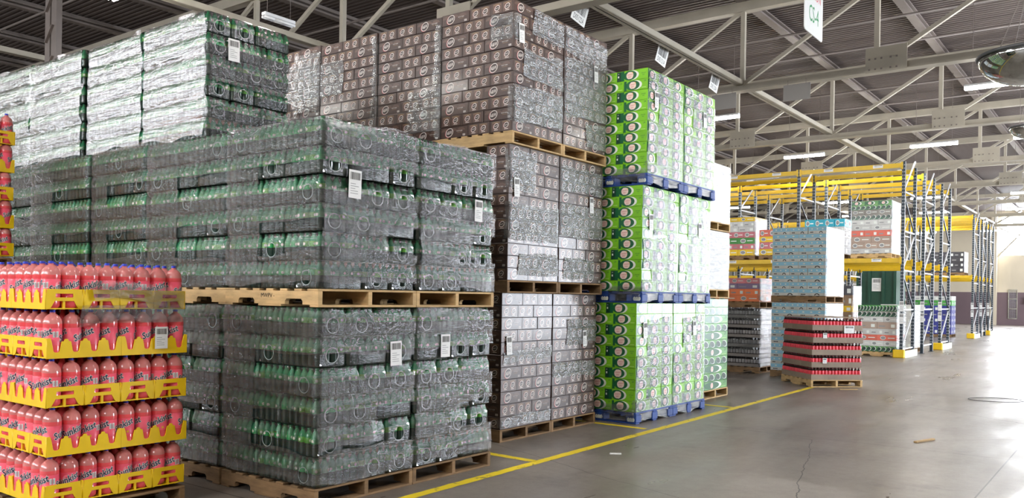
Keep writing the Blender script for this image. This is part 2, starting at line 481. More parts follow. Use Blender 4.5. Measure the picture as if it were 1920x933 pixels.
def art_cdcans(w, h):
    a = Art(); n = 4
    a.rect(0, w, 0, h*.5, M_CDG, 1)
    for k in range(n):
        cu = w*(k+.5)/n
        a.ell(cu, h*.5, w*.1, h*.42, M_WHITE, 2, n=16, rot=-.2)
        a.ell(cu-.01, h*.5, w*.09, h*.37, M_CDB, 3, n=16, rot=-.2)
    return a
ARTS = {'big': art_big, 'small': art_small, 'cdlong': art_cdlong, 'cdend': art_cdend, 'cdcans': art_cdcans}
CART = {}
def carton_proto(w, d, h, base, af, ar, name='carton'):
    key = (round(w, 3), round(d, 3), round(h, 3), base.name, af, ar, name)
    if key in CART: return CART[key]
    mb = MB(); g = .001
    mb.bbox(-w/2+g, w/2-g, -d/2+g, d/2-g, .0005, h-.001, base, .0035)
    if af: ARTS[af](w-.012, h-.012).put(mb, lambda u, v, o: (-w/2+.006+u, -d/2+g-o, .005+v))
    if ar: ARTS[ar](d-.012, h-.012).put(mb, lambda u, v, o: (w/2-g+o, -d/2+.006+u, .005+v))
    o = mb.build(name)
    CART[key] = Proto(o); return CART[key]

def carton_load(desc, short, what, xr, yf, z, front, right, rows, h, base, seed, group, do_front=True, do_right=True, name='carton', skip=0):
    """front, right: two row patterns [(width, art)], front read left to right ending at the corner, right read from the corner on"""
    rnd = random.Random(seed)
    for r in range(rows):
        A = r % 2
        f = front[A]; g = right[A]; zz = z+r*h
        W = sum(q[0] for q in f); dmin = min(q[0] for q in front[0]+front[1]+right[0]+right[1])
        lay = f'{ORD[r]} layer' + ('' if r == 0 else ' up')
        cw, cd = f[-1][0], g[0][0]
        def put(x, y, w, d, af, ar, where):
            x += rnd.uniform(-.003, .003); y += rnd.uniform(-.003, .003)
            carton_proto(w, d, h, base, af, ar, name).place((x, y, zz), rnd.uniform(-.006, .006), f'{what}, {lay}, {where}, {short}', 'carton', group)
        put(xr-cw/2, yf+cd/2, cw, cd, f[-1][1] if do_front else None, g[0][1] if do_right else None, 'corner' if do_front else 'near end')
        if do_front:
            x = xr-W
            for i, (w, a) in enumerate(f[:-1]):
                if i < skip: x += w; continue
                put(x+w/2, yf+dmin/2, w, dmin, a, None, ('front left', 'front middle')[i]); x += w
        if do_right:
            y = yf+cd
            for i, (w, a) in enumerate(g[1:]):
                last = i == len(g)-2
                put(xr-dmin/2, y+w/2, dmin, w, None, a, 'side far end' if last else 'side middle'); y += w

# ------------------------------------------------------------------ green bottle packs
BP = .0735; BH = .222
def green_bottle(label_m):
    mb = MB(); r = BP/2-.001; k = BH/.222
    prof = [(r*.7, 0), (r*.95, .008*k), (r, .02*k), (r*.96, .045*k), (r, .06*k), (r, .105*k), (r*1.01, .106*k), (r*1.01, .148*k), (r*.99, .149*k), (r*.9, .165*k), (r*.62, .186*k), (r*.4, .2*k), (r*.38, .204*k), (r*.45, .205*k), (r*.45, .22*k)]
    def m(i): return label_m if 6 <= i <= 6 else M_PET if i < 6 else M_PETN if i < 13 else M_GCAP
    mb.lathe(prof, m, 14)
    a = Art()
    R = r*1.015
    for s in range(3):
        th0 = s*2*PI/3-PI/2
        q = Art(); q.ell(0, .127*k, .011, .012, M_LCAN, 1, n=10)
        q.put(mb, lambda u, v, o: (math.cos(th0+u/R)*(R+o), math.sin(th0+u/R)*(R+o), v))
    return mb.mesh('bottle')
GB = [green_bottle(M_GLAB), green_bottle(M_GLAB2)]

def shrink_film(nx, ny, hole_f, hole_r):
    """film skin of a pack: rounded sides that draw in over the shoulders, open bull's-eye in the end panels"""
    w, d = nx*BP, ny*BP; mb = MB(); R = .03
    prof = [(.004, .002), (0, .012), (0, .16), (.008, .18), (.012, .2), (.016, .216), (.024, .2265)]
    def outline(ins):
        r = max(R-ins*.3, .01); pts = []
        x1, y1 = w/2-.0005-ins, d/2-.0005-ins
        for (cx, cy, t0) in ((x1-r, -y1+r, -PI/2), (x1-r, y1-r, 0), (-x1+r, y1-r, PI/2), (-x1+r, -y1+r, PI)):
            for k in range(4): t = t0+PI/2*k/3; pts.append((cx+r*math.cos(t), cy+r*math.sin(t)))
        return pts
    rings = [outline(i) for i, _ in prof]; n = len(rings[0])
    vs = [(x, y, prof[i][1]) for i, rg in enumerate(rings) for x, y in rg]; fs = []
    for i in range(len(prof)-1):
        for k in range(n):
            k2 = (k+1) % n
            # flats: k==3 right side, 7 back, 11 left, 15 front
            if i == 1 and ((k == 15 and hole_f) or (k == 3 and hole_r)): continue
            fs.append((i*n+k, i*n+k2, (i+1)*n+k2, (i+1)*n+k))
    fs.append(tuple((len(prof)-1)*n+k for k in range(n)))
    mb.add(vs, fs, M_SHR, True)
    def panel(L, f):
        u0, u1, v0, v1 = -L/2+R, L/2-R, .012, .16; cv = .088; rad = .06; N = 28
        per = []
        for k in range(N):
            t = 2*PI*k/N; c, s = math.cos(t), math.sin(t)
            kx = (u1 if c > 0 else u0)/c if abs(c) > 1e-6 else 1e9
            ky = ((v1-cv) if s > 0 else (v0-cv))/s if abs(s) > 1e-6 else 1e9
            q = min(kx, ky); per.append((c*q, cv+s*q))
        cir = [(rad*math.cos(2*PI*k/N), cv+rad*.98*math.sin(2*PI*k/N)) for k in range(N)]
        cor = [(u0, v0), (u1, v0), (u1, v1), (u0, v1)]
        mb.add([f(u, v, 0) for u, v in per+cir], [(k, (k+1) % N, N+(k+1) % N, N+k) for k in range(N)], M_SHR)
        for (a, b) in cor:
            ks = sorted(range(N), key=lambda k: (per[k][0]-a)**2+(per[k][1]-b)**2)[:2]
            mb.add([f(a, b, 0), f(*per[ks[0]], 0), f(*per[ks[1]], 0)], [(0, 1, 2)], M_SHR)
        mb.tube([f(u, v, .0005) for u, v in cir], .0026, M_RIM, 5, True)
    if hole_f: panel(w, lambda u, v, o: (u, -d/2+.0005-o, v))
    if hole_r: panel(d, lambda u, v, o: (w/2-.0005+o, u, v))
    return mb.mesh('shrink_film')
PACK = {}
def pack_proto(nx, ny, front, right):
    key = (nx, ny, front, right)
    if key in PACK: return PACK[key]
    rnd = random.Random(len(PACK)*13+5)
    root = thing('bottle_pack', None, None)
    hole_f, hole_r = front and nx == 4, right and ny == 4
    obj('shrink_film', shrink_film(nx, ny, hole_f, hole_r), root)
    cells = set()
    for i in range(nx):
        for j in range(ny):
            if (front and j == 0) or (right and i == nx-1): cells.add((i, j))
    lab = GB[0]
    for i, j in sorted(cells):
        lab = GB[1] if rnd.random() < .22 else GB[0]
        obj('bottle', lab, root, (-nx*BP/2+(i+.5)*BP, -ny*BP/2+(j+.5)*BP, .002), rnd.uniform(0, 6.28))
    PACK[key] = Proto(root); return PACK[key]

def pack_load(desc, short, xr, yf, z, W, D, rows, h, seed, group, do_front=True, do_right=True):
    rnd = random.Random(seed); jx = 0
    for r in range(rows):
        A = (r+seed) % 3
        f, g = (([6, 6, 4], [6, 4, 4]), ([6, 4, 6], [4, 6, 4]), ([4, 6, 6], [4, 4, 6]))[A]
        sx = (W-.01)/(16*BP); sy = (D-.01)/(14*BP); sz = h/.228
        lay = f'{ORD[r]} layer' + ('' if r == 0 else ' up')
        jx = rnd.uniform(-.008, .008); jy = rnd.uniform(-.008, .006)
        def put(nx, ny, x, y, rz, fr, ri, where, sc):
            pack_proto(nx, ny, fr, ri).place((x+jx, y+jy, z+r*h), rz, f'green bottle pack, {lay}, {where}, {short}', 'bottle pack', group, sc)
        cw, cd = f[-1]*BP*sx, g[0]*BP*sy
        put(f[-1], g[0], xr-cw/2, yf+cd/2, 0, do_front, True, 'corner' if do_front else 'near end', (sx, sy, sz))
        if do_front:
            x = xr-16*BP*sx
            for i, n in enumerate(f[:-1]):
                w = n*BP*sx; m = 4 if n == 6 else 6
                put(n, m, x+w/2, yf+m*BP/2, 0, True, False, ('front left', 'front middle')[i], (sx, 1, sz)); x += w
        if do_right:
            y = yf+cd
            for i, n in enumerate(g[1:]):
                w = n*BP*sy; m = 4 if n == 6 else 6
                put(n, m, xr-m*BP/2, y+w/2, PI/2, True, False, ('side middle', 'side far end')[i], (sy, 1, sz)); y += w

LAMP = 95.; DAY = 16.; DAYB = 6.; EXPO = .65
# ------------------------------------------------------------------ green bottle block
def filler(name, x0, x1, y0, y1, z0, z1, nx, ny, nz, m, label, cat):
    """the cases of a load that stand behind the outer ones: one mass"""
    mb = MB()
    for i in range(nx):
        for j in range(ny):
            for k in range(nz):
                a, b = x0+(x1-x0)*i/nx, x0+(x1-x0)*(i+1)/nx; c, d = y0+(y1-y0)*j/ny, y0+(y1-y0)*(j+1)/ny
                e, f = z0+(z1-z0)*k/nz, z0+(z1-z0)*(k+1)/nz
                mb.bbox(a+.004, b-.004, c+.004, d-.004, e, f-.003, m, .02)
    return tag(mb.build(name), label, cat, kind='stuff')
Y0 = 4.155; YD = 1.064
GG = 'green bottle packs'
g_loads = [
    # desc, short, xr, yf, z, W, D, top, front, right, wood, pallet depth
    ('green bottle load on the floor at the aisle corner', 'floor-level corner load', -4.96, Y0, 0, 1.17, 1.05, 1.51, 1, 1, 'old'),
    ('green bottle load on the floor beside the pink bottles', 'floor-level load beside the pink bottles', -6.17, Y0, 0, 1.2, 1.05, 1.51, 1, 0, 'old'),
    ('green bottle load on the floor second along the aisle', 'floor-level second aisle load', -4.96, Y0+YD, 0, 1.17, 1.05, 1.51, 0, 1, 'old'),
    ('green bottle load, second tier, at the aisle corner', 'second-tier corner load', -4.95, Y0, 1.51, 1.165, 1.05, 2.96, 1, 1, 'wood'),
    ('green bottle load, second tier, next to the corner one', 'second-tier load next to the corner', -6.14, Y0+.01, 1.51, 1.24, 1.05, 2.96, 1, 0, 'wood'),
    ('green bottle load, second tier, third from the aisle', 'second-tier load third from aisle', -7.41, Y0, 1.51, .98, 1.05, 2.97, 1, 0, 'wood'),
    ('green bottle load, second tier, fourth from the aisle', 'second-tier load fourth from aisle', -8.44, Y0-.03, 1.51, 1.22, 1.05, 2.97, 1, 0, 'wood'),
    ('green bottle load, second tier, farthest from the aisle', 'second-tier load farthest from aisle', -9.7, Y0, 1.51, 1.2, 1.05, 2.96, 1, 0, 'wood'),
    ('green bottle load, second tier, second along the aisle', 'second-tier second aisle load', -4.95, Y0+YD, 1.51, 1.165, 1.05, 2.96, 0, 1, 'wood'),
    ('green bottle load on the top tier nearest the aisle', 'top-tier load nearest the aisle', -7.3, 4.7, 2.97, 1.13, 1.0, 4.36, 1, 1, 'wood'),
    ('green bottle load on the top tier second from the aisle', 'top-tier second load from aisle', -8.46, 4.7, 2.97, 1.17, 1.0, 4.36, 1, 0, 'wood'),
    ('green bottle load on the top tier third from the aisle', 'top-tier third load from aisle', -9.68, 4.66, 2.97, 1.3, 1.0, 4.36, 1, 0, 'wood'),
    ('green bottle load on the top tier farthest from the aisle', 'top-tier load farthest from aisle', -11.06, 4.7, 2.97, 1.25, 1.0, 4.4, 1, 0, 'wood'),
]
for n, (desc, short, xr, yf, z, W, D, top, fr, ri, wood) in enumerate(g_loads):
    pallet(xr+.01, yf-.012, z, W+.01, D+.01, wood, desc)
    h = (top-z-.14)/6
    pack_load(desc, short, xr, yf, z+.14, W, D, 6, h, n, GG, bool(fr), bool(ri))
    zb = z+.14; H = top-zb
    rnd = random.Random(n+50); bands = []
    s0, s1 = (0, W+D) if fr and ri else (0, W+.06) if fr else (W-.04, W+D)
    t3 = z > 2.5
    # film bands laid where glare shows, with strips of the packs left bare
    if fr:
        bands.append((s0, min(s1, W*rnd.uniform(.3, .42)), zb+.05, top-.01, 0))
    bands.append((s0, s1, zb+H*.02, zb+H*.2, rnd.uniform(-.02, .02)))
    bands.append((s0, s1, zb+H*.4, zb+H*.6, rnd.uniform(-.04, .04)))
    bands.append((s0, s1, zb+H*.74, zb+H*(.995 if not t3 else .99), rnd.uniform(-.03, .02)))
    if ri: bands.append((max(s0, W+.02), W+D*rnd.uniform(.45, .7), zb+H*.2, zb+H*.42, .02))
    if t3:
        bands = [(0, W-.02, zb+H*.03, zb+H*.37, 0, M_WRAP3), (0, W-.02, zb+H*.34, zb+H*.69, .0, M_WRAP3), (0, W-.02, zb+H*.67, zb+H*.99, 0, M_WRAP3)]  # front faces get the glare film, right faces the plain one
        if ri: bands += [(W-.02, W+D, zb+H*.05, zb+H*.3, 0), (W-.02, W+D, zb+H*.45, zb+H*.75, -.03)]
    labs = []
    if n == 0: labs = [(W+.81, 1.13, .13, .2, .03)]
    if n == 2: labs = [(W+.36, 1.17, .12, .2, .0)]
    if n == 3: labs = [(W+.32, 2.47, .13, .22, -.02)]
    if n == 8: labs = [(W+.78, 2.4, .11, .2, -.02)]
    if n == 9: labs = [(W+.28, 4.02, .13, .22, .02)]
    wrap(desc, xr, yf, zb, W, D, bands, M_WRAP, n*3.7+1, off=.018, layer=h, labels=labs)
# stencil on the long stringer of the corner pallet
for o in [o for o in bpy.data.objects if o.get('label', '') == 'pale wooden pallet under the green bottle load, second tier, at the aisle corner']:
    mb = MB(); a = Art(); a.text('MWPV -', 0, 0, .17, M_INK, 1)
    a.put(mb, lambda u, v, q: (-.02+u, -.5312-q, .085+v)); mb.build('stencil', o)
for za, zb_ in ((.15, 1.5), (1.66, 2.94)): filler('green_packs', -11.2, -4.96-.5, Y0+.5, 6.26, za, zb_, 12, 4, 6, M_PET, 'mass of green bottle packs deep inside the stacked block', 'bottle packs')
filler('green_packs', -11.2, -7.38, Y0+.02, Y0+.48, .02, 1.505, 8, 1, 6, M_PET, 'mass of green bottle packs on the floor behind the pink bottles', 'bottle packs')
filler('green_packs', -12.3, -7.3-.47, 5.17, 5.69, 3.12, 4.3, 10, 1, 6, M_PET, 'mass of green bottle packs inside the top tier', 'bottle packs')

# ------------------------------------------------------------------ brown root beer cartons
FA = [(.41, 'big'), (.32, 'small'), (.32, 'small')]; FB = [(.32, 'small'), (.32, 'small'), (.41, 'big')]
RA = [(.385, 'big'), (.3, 'small'), (.3, 'small')]; RB = [(.3, 'small'), (.3, 'small'), (.385, 'big')]
bz = [0, 1.653, 3.291, 4.87]; bx = [-5.64, -5.57, -5.535]
tier = ['floor-level', 'second-tier', 'top-tier']; BG = 'brown root beer cartons'
for t in range(3):
    z = bz[t]; h = (bz[t+1]-z-.14)/11
    desc = f'{tier[t]} brown carton load at the corner of its row'
    pallet(bx[t]+.01, 7.29, z, 1.07, 1.0, 'plain' if t == 2 else 'old', desc)
    carton_load(desc, f'{tier[t]} corner load', 'brown root beer carton', bx[t], 7.3, z+.14, (FA, FB), (RA, RB), 11, h, M_BROWN, t, BG, name='root_beer_carton', skip=(2, 2, 0)[t])
    desc2 = f'{tier[t]} brown carton load second along the aisle'
    pallet(bx[t]+.01, 8.295, z, 1.07, 1.0, 'plain' if t == 2 else 'old', desc2)
    carton_load(desc2, f'{tier[t]} second aisle load', 'brown root beer carton', bx[t], 8.305, z+.14, (FA, FB), (RB, RA), 11, h, M_BROWN, t+9, BG, do_front=False, name='root_beer_carton')
    W, D = 1.05, .985; H = bz[t+1]-z-.14; zb = z+.14  # film bands below are shaped to the glare patches on the faces
    if t == 0:
        b1 = [(W-.05, W+D, zb+.02, zb+.14, 0), (W+.03, W+D, zb+.72, zb+.86, .05)]
        b2 = [(W, W+D, zb+.5, zb+.68, 0), (W+.3, W+D, zb+.9, zb+1.2, 0)]
    elif t == 1:
        b1 = [(W-.05, W+D, zb+.45, zb+.85, 0), (W-.05, W+.5, zb+1.0, zb+1.45, 0), (W+.2, W+D, zb+.05, zb+.3, .04)]
        b2 = [(W, W+D, zb+.55, zb+.95, 0), (W, W+D, zb+1.1, zb+1.4, 0), (W+.1, W+.8, zb+.05, zb+.3, 0)]
    else:
        b1 = [(W-.06, W+D, zb+.1, zb+.5, .06), (W+.2, W+D, zb+.62, zb+.95, 0), (W-.3, W+.1, zb+1.0, zb+1.3, 0), (W+.35, W+D, zb+1.12, zb+1.4, 0)]
        b2 = [(W, W+D, zb+.35, zb+1.05, .05), (W, W+D, zb+1.1, zb+1.42, -.04), (W+.5, W+D, zb+.05, zb+.34, 0)]
    l1 = [(W+.13, z+[1.07, 1.17, 1.23][t], .1, .21, .05)]; l2 = [(W+.7, z+[1.1, 1.12, 1.12][t], .09, .2, .05)]
    wrap(desc, bx[t], 7.3, zb, W, D, b1, M_WRAPT, 40+t, off=.008, amp=.004, labels=l1)
    wrap(desc2, bx[t], 8.305, zb, W, D, b2, M_WRAPT, 60+t, off=.008, amp=.004, labels=l2)
for c in range(1, 4):
    xr = bx[2]-1.07*c-.008*(c > 2); z = bz[2]; h = (bz[3]+.03*(c > 2)-z-.14)/11
    nm = ORD[c]
    desc = f'top-tier brown carton load, {nm} from the aisle corner'
    pallet(xr+.01, 7.29+.01*c, z, 1.06, 1.0, 'plain', desc)
    carton_load(desc, f'top-tier load {nm} from the corner', 'brown root beer carton', xr, 7.3+.012*(c % 2), z+.14, (FA, FB) if c % 2 == 0 else (FB, FA), (RA, RB), 11, h, M_BROWN, 20+c, BG, do_right=False, name='root_beer_carton')
    W = 1.05; zb = z+.14
    b = {1: [(W-.09, W+.05, zb+.02, zb+1.38, 0), (W*.5, W, zb+.1, zb+.6, .03)], 2: [(W-.07, W+.05, zb+.02, zb+1.38, 0), (0, W*.42, zb+.75, zb+1.2, 0)],
         3: [(0, W, zb+.75, zb+1.25, 0), (W*.5, W+.05, zb+.6, zb+1.38, 0)], 4: [(W*.4, W, zb+.8, zb+1.2, 0)]}[c]
    wrap(desc, xr, 7.3, zb, W, .985, b, M_WRAPT, 80+c, off=.008, amp=.005)
filler('brown_cartons', -9.9, bx[0]-1.07, 7.32, 9.27, .02, 3.285, 10, 5, 24, M_BROWN, 'mass of brown cartons below the top tier, deep in the row', 'cartons')
filler('brown_cartons', bx[0]-1.06, bx[0]-.45, 7.75, 9.27, .16, 1.64, 2, 5, 11, M_BROWN, 'mass of brown cartons inside the floor-level stacks', 'cartons')

# ------------------------------------------------------------------ lime green ginger ale cartons on blue pallets
CA = [(.345, 'cdend')]*3; CB = [(.29, 'cdend'), (.29, 'cdend'), (.455, 'cdlong')]
DA = [(.4, 'cdend'), (.32, 'cdend'), (.32, 'cdend')]; DB = [(.3, 'cdend'), (.42, 'cdlong'), (.32, 'cdend')]
cz = [0, 1.554, 3.065, 4.555]; cx = [-5.18, -5.12, -5.07]; LG = 'lime green ginger ale cartons'
for t in range(3):
    z = cz[t]; h = (cz[t+1]-z-.15)/10; W, D = 1.035, 1.04; zb = z+.15; H = h*10
    for q in range(2):
        yf = 9.527+1.055*q
        desc = f'{tier[t]} lime green carton load ' + ('at the corner of its row' if q == 0 else 'second along the aisle')
        pallet_proto(1.1, 1.05, 'blue', .15).place((cx[t]+.02-.55, yf+.52, z), 0, f'blue painted pallet under the {desc}', 'pallet')
        carton_load(desc, f'{tier[t]} ' + ('corner load' if q == 0 else 'second aisle load'), 'lime green ginger ale carton', cx[t], yf, zb, (CA, CB), (DA, DB) if q == 0 else (DB, DA), 10, h, M_LIME, 100+t*2+q, LG, do_front=q == 0, name='ginger_ale_carton', skip=1)
        bs = [(W-.02, W+D, zb-.12, zb+H*.12, 0), (W+.02, W+D, zb+H*.2, zb+H*.5, .08), (W+.3, W+D, zb+H*.55, zb+H*.85, .05)]
        if t > 0: bs.append((W+.25, W+D, zb+H*.1, zb+H*.3, -.05)); bs.append((W+.02, W+D*.8, zb+H*.78, zb+H*.97, 0))
        if q == 0: bs.append((W-.5, W+.06, zb-.1, zb+.07, 0))
        wrap(desc, cx[t], yf, zb, W, D, bs, M_WRAPG, 120+t*2+q, off=.009, amp=.005, labels=[(W+(.22 if q == 0 else .66), zb+H*(.75, .66, .72)[t], .11, .21, .05)])

# ------------------------------------------------------------------ other cartons: plain prints used farther back
M_CDCAN = mat('green_white_carton', (96, 150, 84), .4, rand=.15, coat=.2)
M_PALE = mat('pale_carton', (206, 206, 202), .5, vary=.08, rand=.1)
M_ORANGE = mat('orange_carton', (232, 122, 62), .45, rand=.12)
M_PINKC = mat('pink_carton', (208, 120, 128), .45, rand=.15)
M_PURP = mat('purple_carton', (134, 112, 146), .45, rand=.15)
M_BEIGE = mat('beige_carton', (178, 156, 140), .5, rand=.1)
M_GREYC = mat('grey_carton', (150, 146, 138), .5, rand=.12)
M_CORAL = mat('coral_carton', (222, 112, 92), .45, rand=.1)
M_TEAL = mat('teal_carton', (36, 168, 192), .45, rand=.1)
M_SKY = mat('sky_blue_print', (146, 200, 224), .45)
M_YELC = mat('yellow_carton', (238, 196, 30), .45, rand=.1)
M_GREENC = mat('green_carton', (70, 150, 66), .45, rand=.15)
M_KRAFT = mat('kraft_board', (150, 124, 98), .7, vary=.12, rand=.1)
M_NAVY = mat('navy_carton', (58, 62, 134), .45, rand=.15)
M_DARKC = mat('charcoal_carton', (62, 60, 66), .4, rand=.2)
def art_oval(w, h):
    a = Art(); a.ell(w*.3, h*.5, min(w*.2, h*.5), h*.36, M_WHITE, 1, n=16); a.ell(w*.3, h*.5, min(w*.16, h*.42), h*.27, M_GREY, 2, n=16)
    a.rect(w*.55, w*.9, h*.42, h*.56, M_WHITE, 1); return a
def art_blue(w, h):
    a = Art(); a.rect(0, w, h*.43, h, M_SKY, 1)
    for k in range(3): a.ell(w*(.2+.3*k), h*.72, w*.045, h*.11, M_WHITE, 2, n=10)
    for k in range(3): a.rect(w*(.1+.06*k), w*(.145+.06*k), h*.12, h*.28, M_INK, 2)
    a.ell(w*.7, h*.04, w*.1, h*.32, M_INK, 2, n=12, t0=0, t1=PI); a.ell(w*.7, h*.04, w*.06, h*.2, M_PALE, 3, n=12, t0=0, t1=PI)
    return a
def art_plain(w, h):
    a = Art(); a.rect(w*.08, w*.4, h*.3, h*.5, M_GREY, 1); a.rect(w*.7, w*.9, h*.2, h*.7, M_WHITE, 1); return a
ARTS.update(oval=art_oval, blue=art_blue, plain=art_plain)

def mixed_load(desc, short, xr, yf, z, W, D, rows, nf=2, nr=1, pal='old', film=None, group=None, seed=0, do_front=True, do_right=True):
    """rows from the bottom: (material, height, print, colour word)"""
    rnd = random.Random(seed)
    pallet(xr+.01, yf-.01, z, W+.02, D+.02, pal, desc)
    zz = z+.14
    for r, (m, h, art, cw) in enumerate(rows):
        lay = f'{ORD[r]} layer' + ('' if r == 0 else ' up')
        k = nf+(r % 2)
        if do_front:
            for i in range(k):
                w = W/k
                carton_proto(w, .36, h, m, art, art if i == k-1 else None).place((xr-W+w*(i+.5)+rnd.uniform(-.004, .004), yf+.18, zz), rnd.uniform(-.01, .01),
                    f'{cw} carton, {lay}, {["leftmost","second from left","third from left","fourth from left","fifth from left"][i] if i < k-1 else "right end"}, {short}', 'carton', group or f'cartons of the {short}')
        if do_right:
            y = yf+(.36 if do_front else 0); n2 = nr
            for i in range(n2):
                d = (yf+D-y)/n2
                carton_proto(.3, d, h, m, None, art).place((xr-.15, y+d*(i+.5), zz), 0, f'{cw} carton, {lay}, {"near" if i == 0 else "far" if i == n2-1 else "middle"} right side, {short}', 'carton', group or f'cartons of the {short}')
        zz += h
    H = zz-z-.14
    if film:
        wrap(desc, xr, yf, z+.14, W, D, film(W, D, z+.14, H), M_WRAPW, seed+.3, off=.012, amp=.008, step=.05)
    return zz
def right_film(W, D, z, H): return [(W-.02, W+D, z+.01, z+H-.01, 0)]

# stack behind the lime cartons
GW = [(M_CDCAN, .135, 'cdcans' if i % 2 else 'cdend', 'green and white') for i in range(11)]
mixed_load('green can carton load on the floor past the blue pallets', 'floor stack past the blue pallets', -5.62, 12.55, 0, 1.1, 1.0, GW, do_front=False, pal='wood', seed=201)
WL = [(M_PALE, .12, 'plain', 'white') for i in range(8)]  # cartons coloured white to carry the glare of their film
mixed_load('white wrapped second-tier load past the blue pallets', 'white second-tier stack past the blue pallets', -5.62, 12.55, 1.64, 1.1, 1.0, WL, do_front=False, pal='wood', seed=202, film=right_film)
mixed_load('white wrapped top-tier load past the blue pallets', 'white top-tier stack past the blue pallets', -5.62, 12.55, 2.75, 1.1, 1.0, WL, do_front=False, pal='wood', seed=203, film=right_film)

# ------------------------------------------------------------------ trays of small bottles
def small_bottle(label_m, body_m, cap_m, name='bottle'):
    mb = MB(); r = .0325
    mb.lathe([(r*.8, 0), (r, .01), (r, .08), (r*1.01, .081), (r*1.01, .165), (r*.95, .168), (r*.7, .177), (r*.4, .195), (r*.4, .2), (r*.46, .201), (r*.46, .218)],
             lambda i: label_m if 3 <= i <= 3 else body_m if i < 8 else cap_m, 12)
    return mb.mesh(name)
TP = .067
def tray_proto(nx, ny, bottle_me, tray_m, right, h):
    root = thing('bottle_tray', None, None); w, d = nx*TP, ny*TP; t = .004; mb = MB()
    mb.box(-w/2, w/2, -d/2, d/2, 0, t, tray_m)
    for (a, b, c, e) in ((-w/2, w/2, -d/2, -d/2+t), (-w/2, w/2, d/2-t, d/2), (-w/2, -w/2+t, -d/2+t, d/2-t), (w/2-t, w/2, -d/2+t, d/2-t)):
        mb.box(a, b, c, e, t, h, tray_m)
    mb.build('tray', root)
    for i in range(nx):
        for j in range(ny):
            if j == 0 or (right and i == nx-1): obj('bottle', bottle_me, root, (-w/2+(i+.5)*TP, -d/2+(j+.5)*TP, .005), i*1.3+j)
    return Proto(root)
M_COKE = mat('dark_cola', (44, 22, 20), .15, spec=.7)
M_CRED = mat('red_bottle_label', (222, 52, 70), .4, rand=.12)
M_CTOP = mat('dark_red_cap', (110, 30, 34), .4)
M_TRAY = mat('grey_brown_tray', (140, 124, 108), .7, vary=.1, rand=.1)
M_SILV = mat('silver_label', (150, 148, 150), .35, rand=.2)
cola = small_bottle(M_CRED, M_COKE, M_CTOP); grey = small_bottle(M_SILV, mat('black_bottle', (32, 30, 34), .18, spec=.7), mat('black_cap', (26, 26, 28), .4))
def tray_load(desc, short, what, group, cx0, cy0, z, ang, fcount, rcount, nl, lh, bottle_me, tray_m, th, seed):
    P = {}
    def proto(nx, ny, right):
        if (nx, ny, right) not in P: P[(nx, ny, right)] = tray_proto(nx, ny, bottle_me, tray_m, right, th)
        return P[(nx, ny, right)]
    ca, sa = math.cos(ang), math.sin(ang); rnd = random.Random(seed)
    for r in range(nl):
        lay = f'{ORD[r]} layer' + ('' if r == 0 else ' up'); dx, dy = rnd.uniform(-.012, .012), rnd.uniform(-.012, .012)
        def put(p, x, y, rz, where):
            x += dx; y += dy
            p.place((cx0+x*ca-y*sa, cy0+x*sa+y*ca, z+r*lh), ang+rz, f'{what}, {lay}, {where}, {short}', 'bottle tray', group, (1, 1, lh/.228))
        f = fcount if r % 2 == 0 else fcount[::-1]; g = rcount
        put(proto(f[-1], g[0], True), -f[-1]*TP/2, g[0]*TP/2, 0, 'front corner')
        x = -sum(f)*TP
        for i, n in enumerate(f[:-1]):
            put(proto(n, 4, False), x+n*TP/2, 2*TP, 0, ('left end', 'middle')[i]+' on left'); x += n*TP
        y = g[0]*TP
        for i, n in enumerate(g[1:]):
            put(proto(n, 4, False), -2*TP, y+n*TP/2, PI/2, ('middle', 'right end')[i]+' on right'); y += n*TP
# red-labelled cola pallet, turned 45 degrees at the end of the yellow line
A45 = -PI/4
pc = Vector((-4.94, 15.9)); ux = Vector((math.cos(A45), math.sin(A45))); uy = Vector((-math.sin(A45), math.cos(A45)))
ctr = pc-ux*.61+uy*.51
pallet_proto(1.22, 1.03, 'wood').place((ctr.x, ctr.y, 0), A45, 'pale wooden pallet under the red-labelled cola trays', 'pallet')
q = pc-ux*.01+uy*.015
tray_load('red', 'cola pallet', 'tray of red-labelled cola bottles', 'cola trays', q.x, q.y, .14, A45, [6, 6, 6], [5, 5, 5], 5, .232, cola, M_TRAY, .1, 4)
filler('cola_trays', 0, 1, 0, 1, 0, 1, 3, 3, 5, M_TRAY, 'mass of cola trays inside the cola pallet', 'trays')
f_ = bpy.context.scene.objects[-1]
f_ = [o for o in bpy.data.objects if o.name.startswith('cola_trays')][0]
m_ = Matrix.Translation((q.x, q.y, .15)) @ Matrix.Rotation(A45, 4, 'Z') @ Matrix.Translation((-1.18, .3, 0)) @ Matrix.Diagonal((.88, .68, 1.1, 1))
f_.matrix_world = m_
for k, (yy, zz, w_, h_, wh) in enumerate(((.62, 1.02, .2, .14, 'large white paper label on the fourth layer of cola trays'), (.2, .92, .08, .1, 'small white tag on the fourth cola layer near the corner'), (.2, .45, .08, .1, 'small white tag on the second cola layer near the corner'))):
    mb = MB(); label_art(w_, h_).put(mb, lambda u, v, o: (.022+o, u, v)); lp = q+uy*yy
    tag(mb.build('paper_label', None, (lp.x, lp.y, zz), A45), wh, 'label')
mb = MB(); mb.bbox(-.6, .6, -.5, .5, 0, .012, M_KRAFT, .003)
tag(mb.build('cardboard_sheet', None, (ctr.x, ctr.y, 1.305), A45), 'flat cardboard sheet lying on top of the cola trays', 'cardboard')
